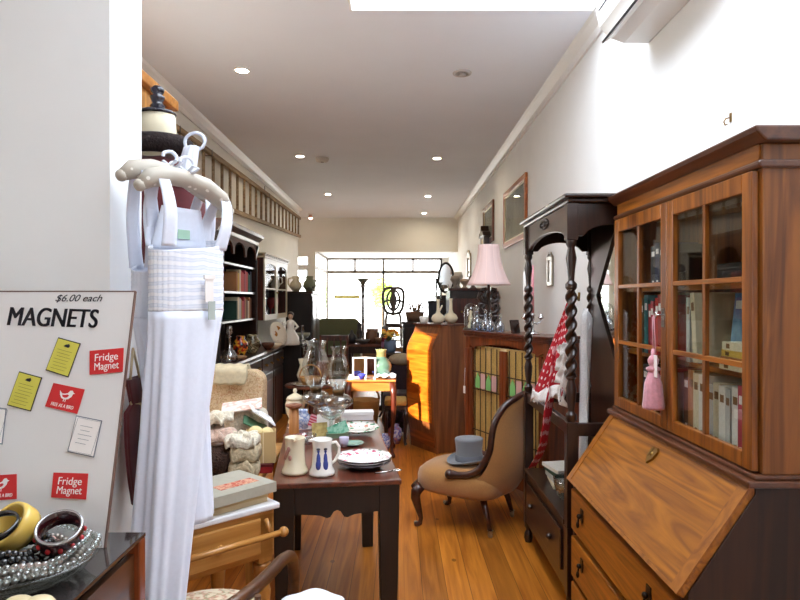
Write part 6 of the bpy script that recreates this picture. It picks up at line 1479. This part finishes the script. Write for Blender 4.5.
for nme, lab, cat, x, y, pr, c in odd:
    ornament(nme, lab, cat, (x, y, .8405), pr, flat(nme + '_glaze', c, .35))
m = MB(); m.box(-.11, .11, -.08, .08, 0, .16); single('wooden_box', m, MAHOG, 'dark wooden box on the right of the long back table', 'box', (-.40, 9.70, .8405), bevel=.006)
m = MB(); m.box(-.09, .09, -.06, .06, 0, .05); single('tin_box', m, flat('pinkish_tin', (176, 128, 110), .4), 'pinkish tin on top of the dark wooden box', 'box', (-.40, 9.70, 1.001), bevel=.006)
# dining chair and trays standing before it
dc = thing('dining_chair', 'dark slatted dining chair in front of the green armchair', 'chair', (-.92, 8.9, 0), .1)
for s in (-1, 1):
    MB().tube([(s * .19, .2, .004), (s * .19, .18, .45), (s * .2, .25, .98)], .018, 8).build('rear_leg', MAHOG, dc); MB().tube([(s * .18, -.2, .004), (s * .18, -.2, .44)], .018, 8).build('front_leg', MAHOG, dc)
MB().box(-.21, .21, -.22, .2, .43, .46).build('seat', MAHOG, dc, bevel=.01)
MB().box(-.19, .19, .232, .25, .9, .98).build('crest_rail', MAHOG, dc); MB().box(-.19, .19, .20, .216, .66, .70).build('back_rail', MAHOG, dc)
for x in (-.1, 0, .1): MB().tube([(x, .205, .68), (x, .236, .93)], .012, 6).build('spindle', MAHOG, dc)
# flowers
t = thing('flower_arrangement', 'pot of orange and yellow flowers below the window chair', 'flowers', (-.10, 7.98, 0))
fs = thing('plant_stand', 'slim dark stand under the pot of orange flowers', 'stand', (-.10, 7.98, 0))
MB().lathe([(0, .80), (.14, .80), (.14, .825), (0, .825)], n=28).build('top', DARK, fs); MB().lathe([(.03, .1), (.02, .4), (.03, .8)], n=14).build('column', DARK, fs)
for a in (90, 210, 330):
    c_, s_ = math.cos(math.radians(a)), math.sin(math.radians(a)); MB().tube([(c_ * .02, s_ * .02, .16), (c_ * .1, s_ * .1, .1), (c_ * .16, s_ * .16, .008)], .014, 8).build('foot', DARK, fs)
t.location = (-.10, 7.98, .8255)
MB().lathe([(0, 0), (.06, 0), (.08, .08), (.075, .16), (.07, .16), (0, .03)], n=22).build('pot', flat('blue_grey_glaze', (110, 130, 160), .25), t)
m3 = MB(); rr = random.Random(3)
for k in range(16):
    a = rr.random() * 6.28; r = .02 + .09 * rr.random(); z = .2 + .09 * rr.random(); MB().ball((r * math.cos(a), r * math.sin(a), z), (.03, .03, .022), 8, 6).build('bloom', flat('orange_petal', (236, 150, 50), .7) if k % 2 else flat('yellow_petal', (240, 206, 100), .7), t); m3.tube([(0, 0, .12), (r * math.cos(a), r * math.sin(a), z)], .004, 5)
    b = a + .5; m3.ball((r * 1.1 * math.cos(b), r * 1.1 * math.sin(b), z - .05), (.03, .03, .008), 8, 6)
m3.build('leaves', flat('leaf_green', (74, 92, 50), .7), t)
t = thing('tall_vase', 'tall deep red vase left of the orange flowers', 'vase', (-.178, 8.5, 0))
ps = single('pedestal', MB().lathe([(0, 0), (.12, 0), (.12, .03), (.06, .06), (.05, .68), (.1, .72), (.1, .75), (0, .75)], n=24), DARK, 'dark round pedestal under the tall red vase', 'pedestal', (-.178, 8.5, 0))
t.location = (-.178, 8.5, .7505)
MB().lathe([(0, 0), (.05, 0), (.05, .2), (.035, .26), (.05, .3), (.04, .3), (0, .2)], n=22).build('body', flat('plum_glaze', (110, 36, 60), .2, coat=.4), t); MB().lathe([(.051, .1), (.052, .14), (.051, .18)], n=22).build('band', flat('mauve_band', (150, 110, 150), .3), t)
# trunk with wicker
tr = thing('trunk', 'dark tall chest under the wicker basket by the window', 'chest', (.24, 9.0, 0))
MB().box(-.17, .17, -.25, .25, .05, 1.16).build('carcass', BLACKW, tr, bevel=.005)
MB().box(-.19, .19, -.27, .27, 1.16, 1.19).build('top', DARK, tr, bevel=.005); MB().box(-.15, .15, -.23, .23, 0, .05).build('plinth', BLACKW, tr)
for z in (.12, .46, .80):
    d = MB().box(-.15, .15, -.262, -.25, z, z + .31).build('drawer', DARK, tr, bevel=.005); MB().ball((0, -.275, z + .16), .014, 8, 6).build('knob', BRASS, d)
t = thing('wicker_basket', 'brown wicker basket of dried stems on the dark chest', 'basket', (.24, 8.95, 1.1905))
MB().lathe([(0, 0), (.11, 0), (.14, .14), (.13, .14), (.1, .02), (0, .02)], n=26, wob=.02, k=13).build('body', pattern('dark_wicker', [(.4, (86, 62, 48)), (.6, (140, 108, 86))], 40, 'wave', .8, 3), t)
m = MB(); rr = random.Random(5)
for k in range(14):
    a = rr.random() * 6.28; r = .13 * rr.random(); m.tube([(0, 0, .05), (r * .7 * math.cos(a), r * .7 * math.sin(a), .16), (r * 1.1 * math.cos(a), r * 1.1 * math.sin(a), .18 + .1 * rr.random())], [.005, .008, .014], 6)
m.build('dried_stems', flat('dried_stem', (128, 104, 88), .9), t)
# right hand side beyond the lamp
dk = thing('dark_chest', 'tall dark chest behind the pink lamp on the right wall', 'chest', (.66, 7.9, 0))
MB().box(0, .58, 0, .6, .06, 1.62).build('carcass', BLACKW, dk, bevel=.005); MB().box(-.02, .60, -.02, .62, 1.62, 1.65).build('top', MAHOG, dk, bevel=.006); MB().box(.03, .55, .03, .57, 0, .06).build('plinth', BLACKW, dk)
for z in (.1, .46, .82, 1.18):
    d = MB().box(.03, .55, -.014, 0, z, z + .34).build('drawer', MAHOG, dk, bevel=.006)
    for x in (.15, .43): MB().ball((x, -.024, z + .17), .014, 8, 6).build('knob', BRASS, d)
for k, (x, y, h, c, lab) in enumerate(((.74, 8.05, .16, (150, 140, 130), 'grey metal cup at the left on tall dark chest'), (.86, 8.0, .12, (176, 150, 130), 'tan pot in the middle on tall dark chest'), (.98, 8.1, .17, (130, 116, 108), 'brown leafy ornament on tall dark chest'), (.80, 8.25, .22, (190, 184, 176), 'pale ewer at the back of tall dark chest'))):
    ornament('ornament', lab, 'ornament', (x, y, 1.6505), [(0, 0), (.05, 0), (.02, h * .2), (.03, h * .4), (.065, h * .7), (.05, h), (.03, h * .9), (0, h * .5)], flat('ornament_glaze_%d' % k, c, .35, .3), group='ornaments on the tall dark chest')
up = thing('pedestal_cabinet', 'dark tapered pedestal cabinet holding glass bottles near window', 'cabinet', (.53, 8.9, 0))
m = MB(); m.taper((0, 0), (.075, .075), (.10, .10), .06, 1.46).build('carcass', flat('blue_black_paint', (34, 34, 44), .4), up, bevel=.006)
MB().box(-.115, .115, -.115, .115, 1.46, 1.49).build('top', DARK, up, bevel=.006); MB().box(-.1, .1, -.1, .1, 0, .06).build('plinth', DARK, up)
for k, (x, y, h, lab) in enumerate(((.47, 8.85, .17, 'short clear bottle at left on the tapered pedestal'), (.53, 8.92, .24, 'tall clear bottle in the middle on tapered pedestal'), (.59, 8.87, .2, 'clear bottle at right on the tapered pedestal'))):
    single('glass_bottle', MB().lathe([(0, 0), (.028, 0), (.03, h * .55), (.012, h * .75), (.014, h), (0, h)], n=16), CRYS, lab, 'bottle', (x, y, 1.4905), group='bottles on the tapered pedestal')
dt = thing('dressing_table', 'dark dressing table with oval swing mirror by the shop window', 'dressing table', (.95, 10.4, 0))
MB().box(-.3, .3, 0, .45, .1, 1.55).build('carcass', BLACKW, dt, bevel=.006); MB().box(-.32, .32, -.02, .47, 1.55, 1.58).build('top', DARK, dt, bevel=.006)
for x in (-.26, .26):
    for y in (.05, .4): MB().taper((x, y), (.02, .02), (.03, .03), 0, .1).build('foot', BLACKW, dt)
mo = []
for k in range(32):
    a = 2 * PI * k / 32; mo.append((-.13 + .125 * math.cos(a) * (1 if math.sin(a) > 0 else 1.12), .2 + .09 * -math.sin(a) * 0, 1.88 + .25 * math.sin(a)))
m = MB(); m.tube(mo, .02, 8, closed=True); mf = m.build('mirror_frame', BLACKW, dt)
m = MB(); m.add([(x, y, z) for x, y, z in mo] + [(x, y + .006, z) for x, y, z in mo], [tuple(range(32)), tuple(range(63, 31, -1))] + [(k, (k + 1) % 32, 32 + (k + 1) % 32, 32 + k) for k in range(32)]); m.build('mirror_glass', MIRR, mf)
for s in (-1, 1):
    m = MB(); m.lathe([(.016, 0), (.022, .02), (.012, .05), (.018, .14), (.012, .26), (.02, .28), (0, .3)], (-.13 + s * .165, .2, 1.58), 12); m.build('mirror_post', BLACKW, dt)
# yellow strip sign hung inside the shop window, seen from behind
t = thing('window_sign', 'long pale yellow sign strip hanging in the shop window', 'sign', (-1.31, 15.86, 1.53))
MB().box(-.33, .33, -.004, .004, 0, .10).build('strip', flat('mustard_strip', (178, 170, 110), .6), t)
m = MB(); m.tube([(-.3, 0, .1), (-.3, 0, 1.05)], .002, 5).tube([(.3, 0, .1), (.3, 0, 1.05)], .002, 5); m.build('cord', WHITEP, t)
# tree across the street
t = thing('street_tree', 'young green tree outside seen through the chair back', 'tree', (-.62, 24, -.2)); t.scale = (.62, .62, .98)
MB().tube([(0, 0, 0), (.03, 0, 1.2), (0, 0, 2.1)], [.08, .06, .04], 8).build('trunk', flat('bark', (110, 96, 80), .9), t)
m = MB(); rr = random.Random(9)
for k in range(160):
    a = rr.random() * 6.28; b = math.acos(2 * rr.random() - 1); r = .75 * rr.random() ** .4; q = Vector((r * math.sin(b) * math.cos(a), r * math.sin(b) * math.sin(a), 2.0 + .8 * r * math.cos(b))); m.ball(q, (.1 + .08 * rr.random(), .1, .05), 6, 4)
m.build('foliage', flat('fresh_leaf', (150, 190, 70), .8), t)
# pine cupboard glimpsed above the dress form
pc = thing('cupboard', 'tall pine cupboard top glimpsed behind the dress form', 'cupboard', (-1.90, 2.55, 0))
MB().box(0, .80, 0, .45, .06, 2.42).build('carcass', PINEZ, pc, bevel=.005); MB().box(-.03, .83, -.03, .48, 2.42, 2.47).build('cornice', wood('orange_pine', (160, 96, 36), (204, 140, 66), 'x'), pc, bevel=.008); MB().box(.03, .77, .03, .42, 0, .06).build('plinth', PINEZ, pc)
for a, b in ((.02, .395), (.405, .78)):
    d = MB().box(a, b, -.018, 0, .1, 2.38).build('door', PINEZ, pc, bevel=.004); MB().box(a + .07, b - .07, -.024, -.018, .2, 2.28).build('raised_panel', PINEZ, d, bevel=.004); MB().ball((b - .03 if a < .1 else a + .03, -.03, 1.2), .014, 8, 6).build('knob', PINEZ, d)
